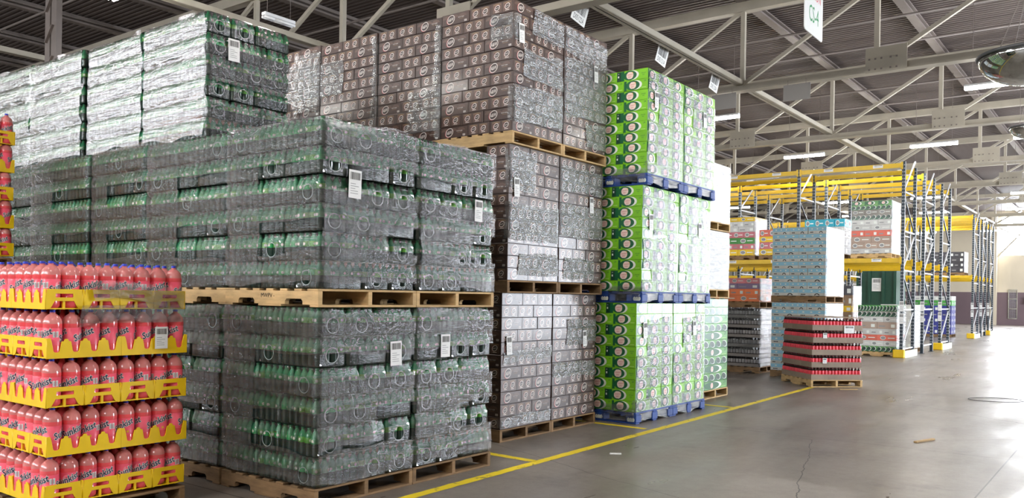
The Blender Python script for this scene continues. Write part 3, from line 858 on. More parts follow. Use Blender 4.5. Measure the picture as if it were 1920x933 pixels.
# wet-look trays beside it
pallet(-6.72, 17.99, 0, 1.1, .92, 'old', 'silver-labelled bottle trays left of the cola pallet')
tray_load('silver', 'silver-labelled stack', 'tray of silver-labelled black bottles', 'silver-labelled trays', -6.73, 18.0, .14, 0, [5, 6, 5], [4, 5, 4], 6, .215, grey, mat('grey_tray', (128, 122, 118), .6, rand=.15), .07, 8)
wrap('silver-labelled bottle trays left of the cola pallet', -6.73, 18.0, .14, 1.07, .87, [(1.05, 1.94, .16, 1.42, 0), (0, 1.05, 1.15, 1.42, 0), (.2, 1.05, .5, .75, 0)], M_WRAP, 33, step=.05)
filler('silver_trays', -7.78, -7.02, 18.3, 18.85, .16, 1.42, 3, 2, 6, M_DARKC, 'mass of trays inside the silver-labelled stack', 'trays')
OR = [(M_ORANGE, .14, 'oval', 'orange'), (M_ORANGE, .14, 'plain', 'orange'), (M_PURP, .12, 'plain', 'purple'), (M_PINKC, .12, 'oval', 'pink')]
mixed_load('orange and pink cartons on top of the silver-labelled trays', 'orange-pink half load', -6.76, 18.02, 1.44, 1.02, .86, OR, nf=2, seed=211, film=right_film)

# pale blue tower behind the cola
BL = [(M_PALE, .143, 'blue', 'pale blue') for i in range(10)]
BGp = 'pale blue cartons'
mixed_load('pale blue carton load on the floor behind the cola pallet', 'floor-level blue stack behind cola', -5.21, 17.6, 0, 1.12, 1.25, BL, pal='old', group=BGp, seed=221, film=right_film)
mixed_load('pale blue carton tower on the second tier behind the cola', 'upper blue stack behind cola', -5.21, 17.6, 1.58, 1.12, 1.25, BL, pal='old', group=BGp, seed=222, film=right_film)

# ------------------------------------------------------------------ pink soda bottles in yellow crates
M_PINK = mat('pink_soda', (240, 88, 94), .14, spec=.7, rand=.07)
M_PINKTOP = mat('clear_pink_shoulder', (214, 128, 124), .08, spec=.9, rand=.1)
M_PLAB = mat('pink_label', (241, 92, 114), .35, rand=.06)
M_PLAB2 = mat('light_pink_print', (244, 148, 160), .35)
M_CAPB = mat('blue_cap', (34, 58, 190), .35)
M_NAVYT = mat('navy_lettering', (26, 24, 70), .4)
M_YEL = mat('yellow_plastic', (248, 206, 8), .38, vary=.05, rand=.04, coat=.1)
def soda_meshes():
    r = .0595; mb = MB()
    prof = [(r*.75, 0), (r*.96, .012), (r, .03), (r, .075), (r*.985, .078), (r*.985, .196), (r, .2), (r, .222), (r*.97, .238), (r*.9, .253), (r*.77, .267), (r*.58, .279), (r*.38, .287), (r*.3, .291)]
    mb.lathe(prof, lambda i: M_PINK if i < 7 else M_PINKTOP, 24); body = mb.mesh('bottle_body')
    mb = MB(); mb.lathe([(r*.3, .29), (r*.28, .296), (r*.33, .2965), (r*.33, .299)], lambda i: M_PINKTOP, 16)
    mb.lathe([(.0155, .298), (.0165, .3), (.0165, .314), (.015, .316)], lambda i: M_CAPB, 16); cap = mb.mesh('bottle_cap')
    mb = MB(); R = r*.992; mb.lathe([(R, .079), (R, .194)], lambda i: M_PLAB, 28)
    a = Art()
    for off in (-.093, .093):
        a.ell(off, .15, .034, .03, M_PLAB2, 1, n=20); a.ell(off+.006, .144, .026, .023, M_PLAB, 2, n=18)
        ref = text_poly('Sunkist', .25, 0, 3)[2]
        a.text('Sunkist', off, .15, .15, M_WHITE, 3, rot=.4, shear=.25, off=.06, res=2, ysc=1.2, ref=ref)
        a.text('Sunkist', off, .15, .15, M_NAVYT, 5, rot=.4, shear=.25, off=.016, res=2, ysc=1.2, ref=ref)
        a.ell(off+.035, .1, .009, .009, M_AMB, 4, n=12)
    a.rect(-.017, .017, .132, .172, M_PAPER, 4)
    for k in range(6): a.rect(-.011+.004*k, -.009+.004*k, .137, .167, M_GREY, 6)
    a.put(mb, lambda u, v, o: (math.cos(u/R)*(R+.0006+o), math.sin(u/R)*(R+.0006+o), v), .0004)
    return body, cap, mb.mesh('bottle_label')
sb, sc, sl = soda_meshes()
root = thing('soda_bottle', None, None); obj('bottle_body', sb, root); obj('bottle_cap', sc, root); obj('bottle_label', sl, root)
SODA = Proto(root)
def outline_mesh(splines, th, m, name):
    cu = bpy.data.curves.new(name, 'CURVE'); cu.dimensions = '2D'; cu.fill_mode = 'BOTH'; cu.extrude = th/2; cu.bevel_depth = .0012
    for pts in splines:
        s = cu.splines.new('POLY'); s.points.add(len(pts)-1); s.use_cyclic_u = True
        for p, (x, y) in zip(s.points, pts): p.co = (x, y, 0, 1)
    o = bpy.data.objects.new(name, cu); COL.objects.link(o)
    dg = bpy.context.evaluated_depsgraph_get(); dg.update()
    me = bpy.data.meshes.new_from_object(o.evaluated_get(dg)); bpy.data.objects.remove(o); bpy.data.curves.remove(cu)
    me.materials.clear(); me.materials.append(m); return me
CPI = .1275     # bottle pitch; a crate holds 4 x 2
CL, CW = 4*CPI-.004, 2*CPI-.004
def crate_proto():
    root = thing('bottle_crate', None, None)
    w = CW/2; H = .134
    end = [[(-w, .005), (-w+.001, .03), (-w+.012, H), (w-.012, H), (w-.001, .03), (w, .005), (w-.012, 0), (w-.03, .006), (w-.04, .016), (w-.062, .056), (-w+.062, .056), (-w+.04, .016), (-w+.03, .006), (-w+.012, 0)],
           [(-.055, .078), (.055, .078), (.06, .084), (.057, .106), (-.057, .106), (-.06, .084)]]
    me = outline_mesh(end, .004, M_YEL, 'end_panel')
    for sx in (-1, 1):
        o = obj('end_panel', me, root); o.rotation_euler = (PI/2, 0, PI/2); o.location = (sx*(CL/2-.002), 0, .004)
    l = CL/2; pts = [(-l, 0)]
    top = [(-l, H), (-l+.022, H)]
    for i in range(4):
        c = -l+CL*(i+.5)/4; a = .025
        top += [(c-a-.008, H*.82), (c-a+.004, .046), (c-a+.016, .038), (c+a-.016, .038), (c+a-.004, .046), (c+a+.008, H*.82)]
        if i < 3: e = -l+CL*(i+1)/4; top += [(e-.016, H*.84), (e-.009, H*.95), (e+.009, H*.95), (e+.016, H*.84)]
    top += [(l-.022, H), (l, H)]
    side = [(-l, 0), (l, 0)]+top[::-1]
    me = outline_mesh([side], .004, M_YEL, 'side_panel')
    for sy in (-1, 1):
        o = obj('side_panel', me, root); o.rotation_euler = (PI/2, 0, 0); o.location = (0, sy*(CW/2-.002), .004)
    mb = MB()
    for i in range(5): mb.box(-l+.004, l-.004, -w+.006+(CW-.022)*i/4, -w+.016+(CW-.022)*i/4, .002, .01, M_YEL)
    for i in range(7): mb.box(-l+.004+(CL-.018)*i/6, -l+.014+(CL-.018)*i/6, -w+.004, w-.004, .004, .012, M_YEL)
    for sx in (-1, 1): mb.box(sx*(l-.014)-.008, sx*(l-.014)+.008, -.008, .008, .004, .07, M_YEL)
    mb.build('base_grid', root); return Proto(root)
CR = crate_proto()
def soda_load(desc, short, xr, yf, z, nl, depth_bottles, lh, seed, full_top=True, cols=8):
    rnd = random.Random(seed); D = 8*CPI
    for r in range(nl):
        lay = f'{ORD[r]} layer' + ('' if r == 0 else ' up'); zz = z+r*lh
        jx, jy = rnd.uniform(-.012, .012), rnd.uniform(-.01, .01)
        ends = (nl-1-r) % 2 == 0        # crate ends face the aisle
        gx = 4*CPI if ends else 2*CPI; gy = 2*CPI if ends else 4*CPI
        nxc = math.ceil(depth_bottles/(4 if ends else 2)); nyc = 4 if ends else 2
        for i in range(nxc):
            for j in range(nyc):
                if i and j and not full_top: continue
                CR.place((xr-gx*(i+.5)+jx, yf+gy*(j+.5)+jy, zz), 0 if ends else PI/2, f'yellow bottle crate, {lay}, {ORD[j] if j else "nearest"} along and {ORD[i] if i else "nearest"} back, {short}', 'crate', 'yellow bottle crates')
        for i in range(depth_bottles):
            for j in range(8):
                if i and j and not (full_top and r == nl-1): continue
                side = 'aisle row' if i == 0 else f'{ORD[i]} row back'
                nth = 'nearest bottle' if j == 0 else f'{ORD[j]} bottle along'
                SODA.place((xr-CPI*(i+.5)+jx, yf+CPI*(j+.5)+jy, zz+.012), rnd.choice([-PI/2, 0, 0, PI/2, .7, -.7, 2.3, -2.5, PI])+rnd.uniform(-.35, .35)+.3,
                           f'pink soda bottle, {lay}, {side}, {nth}, {short}', 'bottle', 'pink soda bottles')
pallet(-5.81, 2.59, 0, 1.08, 1.02, 'old', 'pink soda bottles')
soda_load('pink', 'front pink stack', -5.8, 2.58, .165, 5, 8, .328, 3)
wrap('pink soda bottles at the left front', -5.8, 2.58, .15, 1.02, 1.02, [(1.3, 2.02, 1.54, 1.68, -.04, M_WRAPG), (1.25, 2.0, 1.36, 1.5, .05, M_WRAPG)], M_WRAPT, 17, off=.014, labels=[(1.02+.8, 1.27, .1, .16, 0)])
mb = MB()
for r in range(4):
    for i in range(1, 8):
        for j in range(1, 8):
            mb.lathe([(.05, .18+r*.328), (.058, .2+r*.328), (.058, .385+r*.328), (.04, .43+r*.328), (.016, .46+r*.328), (.016, .49+r*.328)], lambda k: M_PINK, 8, -5.8-CPI*(i+.5), 2.58+CPI*(j+.5))
tag(mb.build('soda_bottles'), 'pink soda bottles standing behind the outer rows of the front stack', 'bottles', kind='stuff')
pallet(-9.45, 2.83, 0, 1.08, 1.02, 'old', 'lower stack of pink bottles by the green block')
soda_load('pink2', 'lower far pink stack', -9.45, 2.83, .165, 5, 2, .325, 5, full_top=False)
pallet(-9.44, 2.82, 1.79, 1.08, 1.02, 'old', 'upper stack of pink bottles by the green block')
soda_load('pink3', 'upper far pink stack', -9.44, 2.83, 1.945, 5, 2, .29, 6, full_top=False)

# ------------------------------------------------------------------ floor, walls, roof
def floor_mat():
    m = mat('concrete_floor', (104, 97, 92), .42, vary=0, spec=.5)
    nt = m.node_tree; N = nt.nodes; L = nt.links; b = N['Principled BSDF']; tc = N.new('ShaderNodeTexCoord')
    def noise_(scale, detail, rough=.55, mp=None):
        t = N.new('ShaderNodeTexNoise'); t.inputs['Scale'].default_value = scale; t.inputs['Detail'].default_value = detail; t.inputs['Roughness'].default_value = rough
        if mp:
            q = N.new('ShaderNodeMapping'); q.inputs['Scale'].default_value = mp; L.new(tc.outputs['Object'], q.inputs[0]); L.new(q.outputs[0], t.inputs['Vector'])
        else: L.new(tc.outputs['Object'], t.inputs['Vector'])
        return t
    t1 = noise_(.45, 8, .62); t2 = noise_(9, 6, .7); t3 = noise_(1.1, 5, .6, (1, .25, 1))
    cr = N.new('ShaderNodeValToRGB'); e = cr.color_ramp.elements
    e[0].position = .32; e[0].color = lin((104, 96, 89))+(1,); e[1].position = .7; e[1].color = lin((150, 141, 132))+(1,)
    mx = N.new('ShaderNodeMath'); mx.operation = 'MULTIPLY_ADD'; mx.inputs[1].default_value = .3
    L.new(t2.outputs['Fac'], mx.inputs[0])
    m3 = N.new('ShaderNodeMath'); m3.operation = 'MULTIPLY_ADD'; m3.inputs[1].default_value = .45; m3.inputs[2].default_value = -.14
    L.new(t3.outputs['Fac'], m3.inputs[0])
    m4 = N.new('ShaderNodeMath'); m4.operation = 'MULTIPLY_ADD'; m4.inputs[1].default_value = .5
    L.new(t1.outputs['Fac'], m4.inputs[0]); L.new(m3.outputs[0], m4.inputs[2]); L.new(m4.outputs[0], mx.inputs[2])
    L.new(mx.outputs[0], cr.inputs[0])
    # slab joints and hairline cracks
    v = N.new('ShaderNodeTexVoronoi'); v.feature = 'DISTANCE_TO_EDGE'; v.inputs['Scale'].default_value = .28
    wn = noise_(1.5, 4); mxv = N.new('ShaderNodeMix'); mxv.data_type = 'VECTOR'; mxv.inputs[0].default_value = .12
    L.new(tc.outputs['Object'], mxv.inputs[4]); L.new(wn.outputs['Color'], mxv.inputs[5]); L.new(mxv.outputs[1], v.inputs['Vector'])
    lt = N.new('ShaderNodeMath'); lt.operation = 'LESS_THAN'; lt.inputs[1].default_value = .0009; L.new(v.outputs['Distance'], lt.inputs[0])
    mc = N.new('ShaderNodeMix'); mc.data_type = 'RGBA'; mc.inputs[7].default_value = lin((58, 53, 50))+(1,)
    L.new(lt.outputs[0], mc.inputs[0]); L.new(cr.outputs[0], mc.inputs[6]); L.new(mc.outputs[2], b.inputs['Base Color'])
    sp = N.new('ShaderNodeSeparateXYZ'); L.new(tc.outputs['Object'], sp.inputs[0]); last = mc.outputs[2]
    for ax, off_, per in (('Y', 10.1, 6.1), ('X', -1.1, 5.5)):
        a1 = N.new('ShaderNodeMath'); a1.operation = 'SUBTRACT'; a1.inputs[1].default_value = off_-per/2; L.new(sp.outputs[ax], a1.inputs[0])
        a2 = N.new('ShaderNodeMath'); a2.operation = 'FLOORED_MODULO'; a2.inputs[1].default_value = per; L.new(a1.outputs[0], a2.inputs[0])
        a3 = N.new('ShaderNodeMath'); a3.operation = 'COMPARE'; a3.inputs[1].default_value = per/2; a3.inputs[2].default_value = .007; L.new(a2.outputs[0], a3.inputs[0])
        q = N.new('ShaderNodeMix'); q.data_type = 'RGBA'; q.inputs[7].default_value = lin((70, 64, 60))+(1,)
        L.new(a3.outputs[0], q.inputs[0]); L.new(last, q.inputs[6]); last = q.outputs[2]
    t5 = noise_(55, 3, .6); t6 = noise_(.9, 7, .7)
    for src, lo, hi, dk in ((t5, .33, .4, .72), (t6, .3, .42, .7)):
        r5 = N.new('ShaderNodeMapRange'); r5.inputs['From Min'].default_value = lo; r5.inputs['From Max'].default_value = hi; r5.inputs['To Min'].default_value = dk
        L.new(src.outputs['Fac'], r5.inputs['Value'])
        q = N.new('ShaderNodeHueSaturation'); L.new(r5.outputs[0], q.inputs['Value']); L.new(last, q.inputs['Color']); last = q.outputs[0]
    L.new(last, b.inputs['Base Color'])
    rr = N.new('ShaderNodeMapRange'); rr.inputs['From Min'].default_value = .35; rr.inputs['From Max'].default_value = .65; rr.inputs['To Min'].default_value = .26; rr.inputs['To Max'].default_value = .5
    L.new(t3.outputs['Fac'], rr.inputs['Value']); L.new(rr.outputs[0], b.inputs['Roughness'])
    bp = N.new('ShaderNodeBump'); bp.inputs['Strength'].default_value = .12; bp.inputs['Distance'].default_value = .01
    L.new(t2.outputs['Fac'], bp.inputs['Height']); L.new(bp.outputs[0], b.inputs['Normal'])
    return m
M_FLOOR = floor_mat()
XL, XR, YB, YF, ZR = -46, 9, -12, 74, 8.75
mb = MB(); mb.box(XL, XR, YB, YF, -.2, 0, M_FLOOR); struct('floor', mb)
M_DECK = mat('roof_deck', (98, 88, 84), .6, vary=.1, nscale=.6)
M_STEEL = mat('cream_steel', (172, 164, 148), .5, vary=.1, nscale=2, bump=.05)
M_STEELD = mat('grey_steel', (122, 112, 106), .5, vary=.1, nscale=2)
mb = MB(); p = .16; y = YB
n = int((YF-YB)/p); vs = []; fs = []
for i in range(n):
    y = YB+i*p
    for dy, dz in ((0, 0), (.07, 0), (.085, .03), (.145, .03), (.16, 0)):
        vs += [(XL, y+dy, ZR+dz), (XR, y+dy, ZR+dz)]
for i in range(len(vs)//2-1): fs.append((2*i, 2*i+1, 2*i+3, 2*i+2))
mb.add(vs, fs, M_DECK); mb.box(XL, XR, YB, YF, ZR+.1, ZR+.2, M_DECK); struct('ceiling', mb)
M_CREAMW = mat('cream_wall', (214, 204, 182), .7, vary=.06, nscale=.5)
M_MAUVE = mat('mauve_wall', (116, 98, 104), .7, vary=.06, nscale=.8)
M_DAY = mat('daylight_pane', (236, 244, 255), .3, emit=DAY)
M_DAYB = mat('added_rear_pane', (240, 246, 255), .3, emit=DAYB)
def wall_panel(name, axis, c, t, a0, a1, openings, split=2.5):
    """wall across 'axis' at c, from a0 to a1, with rectangular openings (a0,a1,z0,z1)"""
    mb = MB(); cuts = sorted({a0, a1, *[o[0] for o in openings], *[o[1] for o in openings]})
    def box(p, q, z0, z1):
        if z1-z0 < .01: return
        for (za, zb, m) in ((z0, min(z1, split), M_MAUVE), (max(z0, split), z1, M_CREAMW)):
            if zb-za > .01:
                if axis == 'y': mb.box(p, q, c, c+t, za, zb, m)
                else: mb.box(c, c+t, p, q, za, zb, m)
    for p, q in zip(cuts, cuts[1:]):
        z = 0
        for o in sorted([o for o in openings if o[0] <= p and o[1] >= q], key=lambda o: o[2]): box(p, q, z, o[2]); z = o[3]
        box(p, q, z, ZR)
    return struct(name, mb)
WN = [0]
def window(axis, c, a0, a1, z0, z1, m, n):
    WN[0] += 1; mb = MB()
    q = (lambda a, z: (a, c, z)) if axis == 'y' else (lambda a, z: (c, a, z))
    mb.add([q(a0, z0), q(a1, z0), q(a1, z1), q(a0, z1)], [(0, 1, 2, 3)], m)
    w = struct(f'window_{WN[0]}', mb)
    mb = MB(); up = (0, 1, 0) if axis == 'y' else (1, 0, 0)
    for i in range(n+1):
        a = a0+(a1-a0)*i/n; mb.bar(q(a, z0), q(a, z1), .08, .1, M_STEEL, up)
    for z in (z0, z1): mb.bar(q(a0, z), q(a1, z), .08, .1, M_STEEL)
    mb.build('window_frame', w)
far_o = [(-8.8, 8, 5.3, 8.3)]
wall_panel('wall_far', 'y', YF, .3, XL, XR, far_o)
M_DAYF = mat('daylight_pane_far', (240, 246, 255), .3, emit=DAY*2)
for o in far_o: window('y', YF+.1, *o, M_DAYF, 5)
rt_o = [(y, y+6, 0, 5.2) for y in (16, 26, 36, 48, 60)]
wall_panel('wall_right', 'x', XR, .3, YB, YF, rt_o)
for o in rt_o: window('x', XR+.1, *o, M_DAY, 2)
bk_o = [(-44, -30, 4.6, 8.2), (-28, -14, 4.6, 8.2), (-12, 2, 4.6, 8.2)]  # unseen rear windows, added to throw glare on the front-facing film
wall_panel('wall_back', 'y', YB-.3, .3, XL, XR, bk_o)
for o in bk_o: window('y', YB-.1, *o, M_DAYB, 7)
wall_panel('wall_left', 'x', XL-.3, .3, YB, YF, [])

# trusses: one across the hall every seven metres
TX = [-4.58+2.95*k for k in range(-14, 4)]
def truss():
    root = thing('roof_truss', None, None)
    mb = MB(); mb.bar((XL+.1, 0, 6.55), (XR-.1, 0, 6.55), .04, .17, M_STEEL); mb.bar((XL+.1, 0, 6.47), (XR-.1, 0, 6.47), .26, .02, M_STEEL); mb.build('bottom_chord', root)
    mb = MB(); mb.bar((XL+.1, 0, 8.42), (XR-.1, 0, 8.42), .22, .22, M_STEEL); mb.build('top_chord', root)
    mb = MB(); mb.bar((0, 0, 6.65), (0, 0, 8.31), .1, .1, M_STEEL, (1, 0, 0)); vm = mb.mesh('vertical')
    mb = MB(); mb.bar((0, 0, 6.62), (2.95, 0, 8.36), .08, .08, M_STEEL); dm = mb.mesh('diagonal')
    mb = MB(); mb.bbox(-.2, .62, -.125, -.108, 6.45, 6.98, M_STEEL, .004)
    for bx_ in (-.12, 0, .12, .3, .42):
        mb.box(bx_-.018, bx_+.018, -.14, -.125, 6.5, 6.535, M_STEELD); mb.box(bx_-.018, bx_+.018, -.14, -.125, 6.72, 6.755, M_STEELD)
    gm = mb.mesh('gusset_plate')
    for i, x in enumerate(TX):
        obj('vertical', vm, root, (x, 0, 0))
        if i % 2 == 0: obj('gusset_plate', gm, root, (x, 0, 0))
        if i < len(TX)-1: obj('diagonal', dm, root, (x, 0, 0))
    return Proto(root)
TR = truss()
tn = ['above the root beer cartons', 'just past the cola pallet', 'over the front of the near racks', 'over the back of the near racks', 'before the far racks', 'over the far racks', 'past the far racks', 'nearest the far wall']
ty = [11.8, 18.8, 25.8, 32.8, 39.4, 46.4, 53.4, 60.4]
for y, w in zip(ty, tn): TR.place((0, y, 0), 0, f'cream steel roof truss {w}', 'truss', 'roof trusses')
PX = [x for x in TX if x > -30]
mb = MB(); mb.bar((0, YB+.1, 8.62), (0, YF-.1, 8.62), .3, .03, M_STEELD); mb.bar((0, YB+.1, 8.68), (0, YF-.1, 8.68), .03, .12, M_STEELD); mb.bar((0, YB+.1, 8.55), (0, YF-.1, 8.55), .2, .05, M_STEELD)
pm = mb.mesh('roof_purlin')
for i, x in enumerate(PX):
    o = obj('roof_purlin', pm, None, (x, 0, 0)); tag(o, f'grey steel roof purlin running along the hall, {i+1} from the left end of the deck', 'purlin', 'roof purlins')
mb = MB(); mb.tube([(XL+.2, 0, 8.36), (XR-.2, 0, 8.36)], .03, M_STEELD, 6); jm = mb.mesh('roof_pipe')
for i, y in enumerate([9.4, 14.2, 16.4, 21.2, 23.4, 28.1, 30.5, 35.2]):
    tag(obj('roof_pipe', jm, None, (0, y, 0)), f'thin dark pipe crossing under the roof deck, {["first","second","third","fourth","fifth","sixth","seventh","eighth"][i]} from the camera', 'pipe', 'roof pipes')
for x, w in ((-7.6, 'carrying the barcode signs'), (-13.5, 'over the middle of the green block'), (-19.4, 'over the left of the hall')):
    t = thing('roof_beam', f'cream steel beam running along the hall, {w}', 'beam', (x, 0, 6.62), 0, 'long roof beams')
    for k in (-.09, .09): mb = MB(); mb.angle((k, YB+.2, 0), (k, YF-.2, 0), .1, .014, M_STEEL, flip=1 if k < 0 else -1); mb.build('steel_angle', t)
# columns on the left
for (x, y, w) in ((-17.0, 7.6, 'behind the left green loads'), (-26.6, 25.8, 'farther left'), (-26.6, 39.4, 'farthest left')):
    t = thing('steel_column', f'brown built-up steel column {w}', 'column', (x, y, 0), 0, 'steel columns')
    for k in (-.13, .13): mb = MB(); mb.bar((k, 0, 0), (k, 0, ZR), .11, .2, M_STEELD, (1, 0, 0)); mb.build('column_leg', t)
    mb = MB()
    for i in range(14): mb.bar((-.14, -.08, .4+.6*i), (.14, -.08, .7+.6*i), .05, .02, M_STEELD)
    mb.build('lacing', t)

# ------------------------------------------------------------------ lamps
M_TUBE = mat('lit_tube', (255, 252, 246), .3, emit=LAMP)
M_HOUS = mat('lamp_housing', (224, 224, 224), .4)
def lamp(on=True):
    t = thing('fluorescent_light', None, None)
    mb = MB(); mb.bbox(-.66, .66, -.07, .07, .03, .09, M_HOUS, .01); mb.build('housing', t)
    for x0, x1 in ((-.65, -.24), (-.22, .65)):
        for y in (-.045, .045): mb = MB(); mb.tube([(x0, y, .0), (x1, y, .0)], .028, M_TUBE if on else M_HOUS, 8); mb.build('tube', t)
    for x in (-.5, .5): mb = MB(); mb.tube([(x, 0, .09), (x, 0, 2.15)], .006, M_STEELD, 5); mb.build('hanger', t)
    return Proto(t)
LP = lamp()
li = 0
rows = [(-7, [-25, -21, -17, -13, -9, -5, -1, 3]), (0, [-21, -17, -13, -9, -5, -1, 3]), (7, [-13, -9, -5, -1, 3]), (21, [-9.15, -2.6, -1.2, 2]), (28, [-17, -13, -9.06, -5.15, -2.4, 1.5]),
        (35, [-17, -13, -9.1, 0]), (42, [-17, -12, -8, -4, 0]), (49, [-13, -9, -5]), (56, [-12, -8, -4]), (63, [-12, -8])]
for y, xs in rows:
    for x in xs:
        LP.place((x, y, 6.4), 0, f'lit hanging fluorescent strip light in row {rows.index((y, xs))+1} from the rear, number {xs.index(x)+1} from the left', 'light', 'strip lights')
LO = lamp(False); LO.place((-12.4, 9.4, 6.45), PI/2, 'unlit strip light hanging above the top green load', 'light', None, (.5, .8, .95))

# ------------------------------------------------------------------ hanging signs
M_PLATE = mat('sign_plate', (226, 226, 222), .35); M_GRNT = mat('green_lettering', (40, 140, 84), .4); M_REDT = mat('red_lettering', (206, 60, 74), .4)
for (y, code, where, tilt) in ((12.3, 'D05122A', 'nearest', .14), (15.4, 'D05121A', 'middle', .12), (18.0, 'D05120A', 'farthest', .1)):
    t = thing('barcode_sign', f'white barcode sign on the long roof beam, {where} of three', 'sign', (-7.82, y, 6.78), 0, 'barcode signs')
    mb = MB(); w, h = .46, .42; mb.bbox(-.004, .004, -w/2, w/2, -h, 0, M_PLATE, .002)
    a = Art(); rnd = random.Random(5); u = .05
    while u < w-.07:
        b = rnd.choice((.008, .012, .02)); a.rect(u, u+b, h*.36, h*.9, M_INK, 1); u += b+rnd.choice((.008, .012))
    a.text(code, w/2, h*.18, w*.72, M_INK, 1, ysc=1.5)
    a.put(mb, lambda u, v, o: (.004+o, -w/2+u, -h+v), .001)
    o = mb.build('sign_plate', t); o.rotation_euler = (-tilt, .2, 0)
    for k in (-.15, .15): mb = MB(); mb.tube([(0, k, -.01), (0, k, .08)], .006, M_STEELD, 5); mb.build('hook', t)
for (x, y, w) in ((-7.9, 18.6, 'left of the long beam'), (-6.2, 18.6, 'right of the long beam')):
    mb = MB(); mb.bbox(-.3, .3, -.004, .004, -.36, 0, mat('sign_back', (150, 146, 142), .6), .002)
    for k in (-.2, .2): mb.tube([(k, 0, -.01), (k, 0, .1)], .006, M_STEELD, 5)
    tag(mb.build('blank_sign', None, (x, y, 6.42)), f'blank grey back of a sign under the truss, {w}', 'sign')
t = thing('section_sign', 'white hanging sign reading SECTION CS-4', 'sign', (-4.3, 13.65, 5.88))
mb = MB(); w, h = .92, .92; r = .06
pts = []
for (cx_, cy_, t0) in ((w-r, h-r, 0), (r, h-r, PI/2), (r, r, PI), (w-r, r, 3*PI/2)):
    for k in range(5): a_ = t0+PI/2*k/4; pts.append((cx_+r*math.cos(a_), cy_+r*math.sin(a_)))
k = len(pts); mb.add([(.006, u-w/2, v) for u, v in pts]+[(-.006, u-w/2, v) for u, v in pts], [tuple(range(k)), tuple(range(k, 2*k))[::-1]]+[(i, i+k, (i+1) % k+k, (i+1) % k) for i in range(k)], M_PLATE)
a = Art(); a.text('SECTION', w/2, h*.72, w*.72, M_REDT, 1, ysc=1.5); a.text('CS-4', w/2, h*.36, w*.52, M_GRNT, 1, ysc=1.5)
a.put(mb, lambda u, v, o: (.006+o, u-w/2, v), .001); mb.build('sign_plate', t)
for q_ in (-.35, .35): mb = MB(); mb.tube([(0, q_, h), (0, q_, 2.7)], .006, M_STEELD, 5); mb.build('chain', t)

# convex mirrors
M_MIRR = mat('mirror_dome', (205, 208, 206), .06, metal=1.)
def mirror(loc, R, lab):
    t = thing('convex_mirror', lab, 'mirror', loc)
    mb = MB(); mb.lathe([(R*math.sin(a_*PI/2/8)+.001, -.62*R*math.cos(a_*PI/2/8)) for a_ in range(0, 9)], lambda i: M_MIRR, 40); mb.build('mirror_dome', t)
    mb = MB(); mb.tube([(R*math.cos(2*PI*k/40), R*math.sin(2*PI*k/40), 0) for k in range(40)], .02, mat('mirror_rim', (70, 70, 72), .4), 8, True); mb.build('rim', t)
    for k in range(3):
        mb = MB(); a_ = 2*PI*k/3; mb.tube([(R*.95*math.cos(a_), R*.95*math.sin(a_), 0), (0, 0, 1.0)], .005, M_STEELD, 5); mb.build('chain', t)
    mb = MB(); mb.tube([(0, 0, 1.0), (0, 0, 8.6-loc[2])], .01, M_STEELD, 5); mb.build('hanging_rod', t)
mirror((-1.12, 11.72, 4.6), .56, 'large convex mirror dome hanging at the upper right')
mirror((-2.2, 23.4, 5.85), .45, 'small convex mirror dome below the large one, farther off')

# ------------------------------------------------------------------ pallet racks
M_POST = mat('dark_green_post', (32, 46, 56), .45, rand=.05); M_BEAM = mat('yellow_beam', (222, 182, 28), .4, vary=.06); M_GUARD = mat('grey_guard', (186, 184, 170), .6, vary=.1)
M_HOLE = mat('galvanised_and_slot_light', (190, 192, 196), .5)
def post_mesh(H):
    mb = MB(); mb.box(-.045, .045, -.04, .04, 0, H, M_POST); mb.box(.045, .05, -.045, -.038, 0, H, M_HOLE)
    k = 0; z = .3
    while z < H-.1:
        for x in (-.022, .022): mb.box(x-.008, x+.008, -.0415, -.04, z, z+.035, M_HOLE)  # pale paint imitates light showing through the post holes
        z += .1
    return mb.mesh('post')
PM = post_mesh(5.72)
def frame(t, x, y0, y1, H=5.72):
    for y in (y0, y1): obj('post', PM, t, (x, y, 0))
    mb = MB(); mb.bar((0, y0, 0), (0, y1, 0), .04, .03, M_HOLE); bm = None
    z = .25; k = 0
    while z < H-.4:
        mb = MB(); mb.bar((x, y0+.04, z), (x, y1-.04, z), .035, .04, M_HOLE); mb.build('horizontal_brace', t)
        a_, b_ = ((y0+.04, y1-.04) if k % 2 == 0 else (y1-.04, y0+.04))
        mb = MB(); mb.bar((x, a_, z+.05), (x, b_, z+1.05), .035, .04, M_POST if k % 2 else M_HOLE); mb.build('diagonal_brace', t); z += 1.15; k += 1
    for y in (y0, y1): mb = MB(); mb.box(x-.08, x+.08, y-.07, y+.07, 0, .012, M_POST); mb.build('foot_plate', t)
def beam(t, x0, x1, y, z, tags=True):
    mb = MB(); mb.box(x0+.05, x1-.05, y-.025, y+.025, z, z+.13, M_BEAM); mb.box(x0+.05, x1-.05, y-.032, y-.025, z+.03, z+.1, M_BEAM)
    for x in (x0+.05, x1-.05): mb.box(x-.03, x+.03, y-.05, y-.042, z-.06, z+.16, M_BEAM); mb.box(x-.03, x+.03, y-.05, y+.02, z-.06, z-.05, M_BEAM)
    o = mb.build('beam', t)
    if tags and y < 27:
        for k in (.25, .72):
            mb = MB(); xx = x0+(x1-x0)*k; a = label_art(.28, .09); a.put(mb, lambda u, v, q: (xx+u, y-.032-q, z+.025+v)); mb.build('location_tag', o)
def guard(t, x, y0, y1):
    mb = MB(); mb.box(x+.06, x+.12, y0, y1, 0, .2, M_GUARD); mb.build('side_guard', t)
    mb = MB(); mb.bbox(x-.2, x+.12, y0-.12, y0-.02, 0, .24, M_BEAM, .02); mb.build('corner_guard', t)
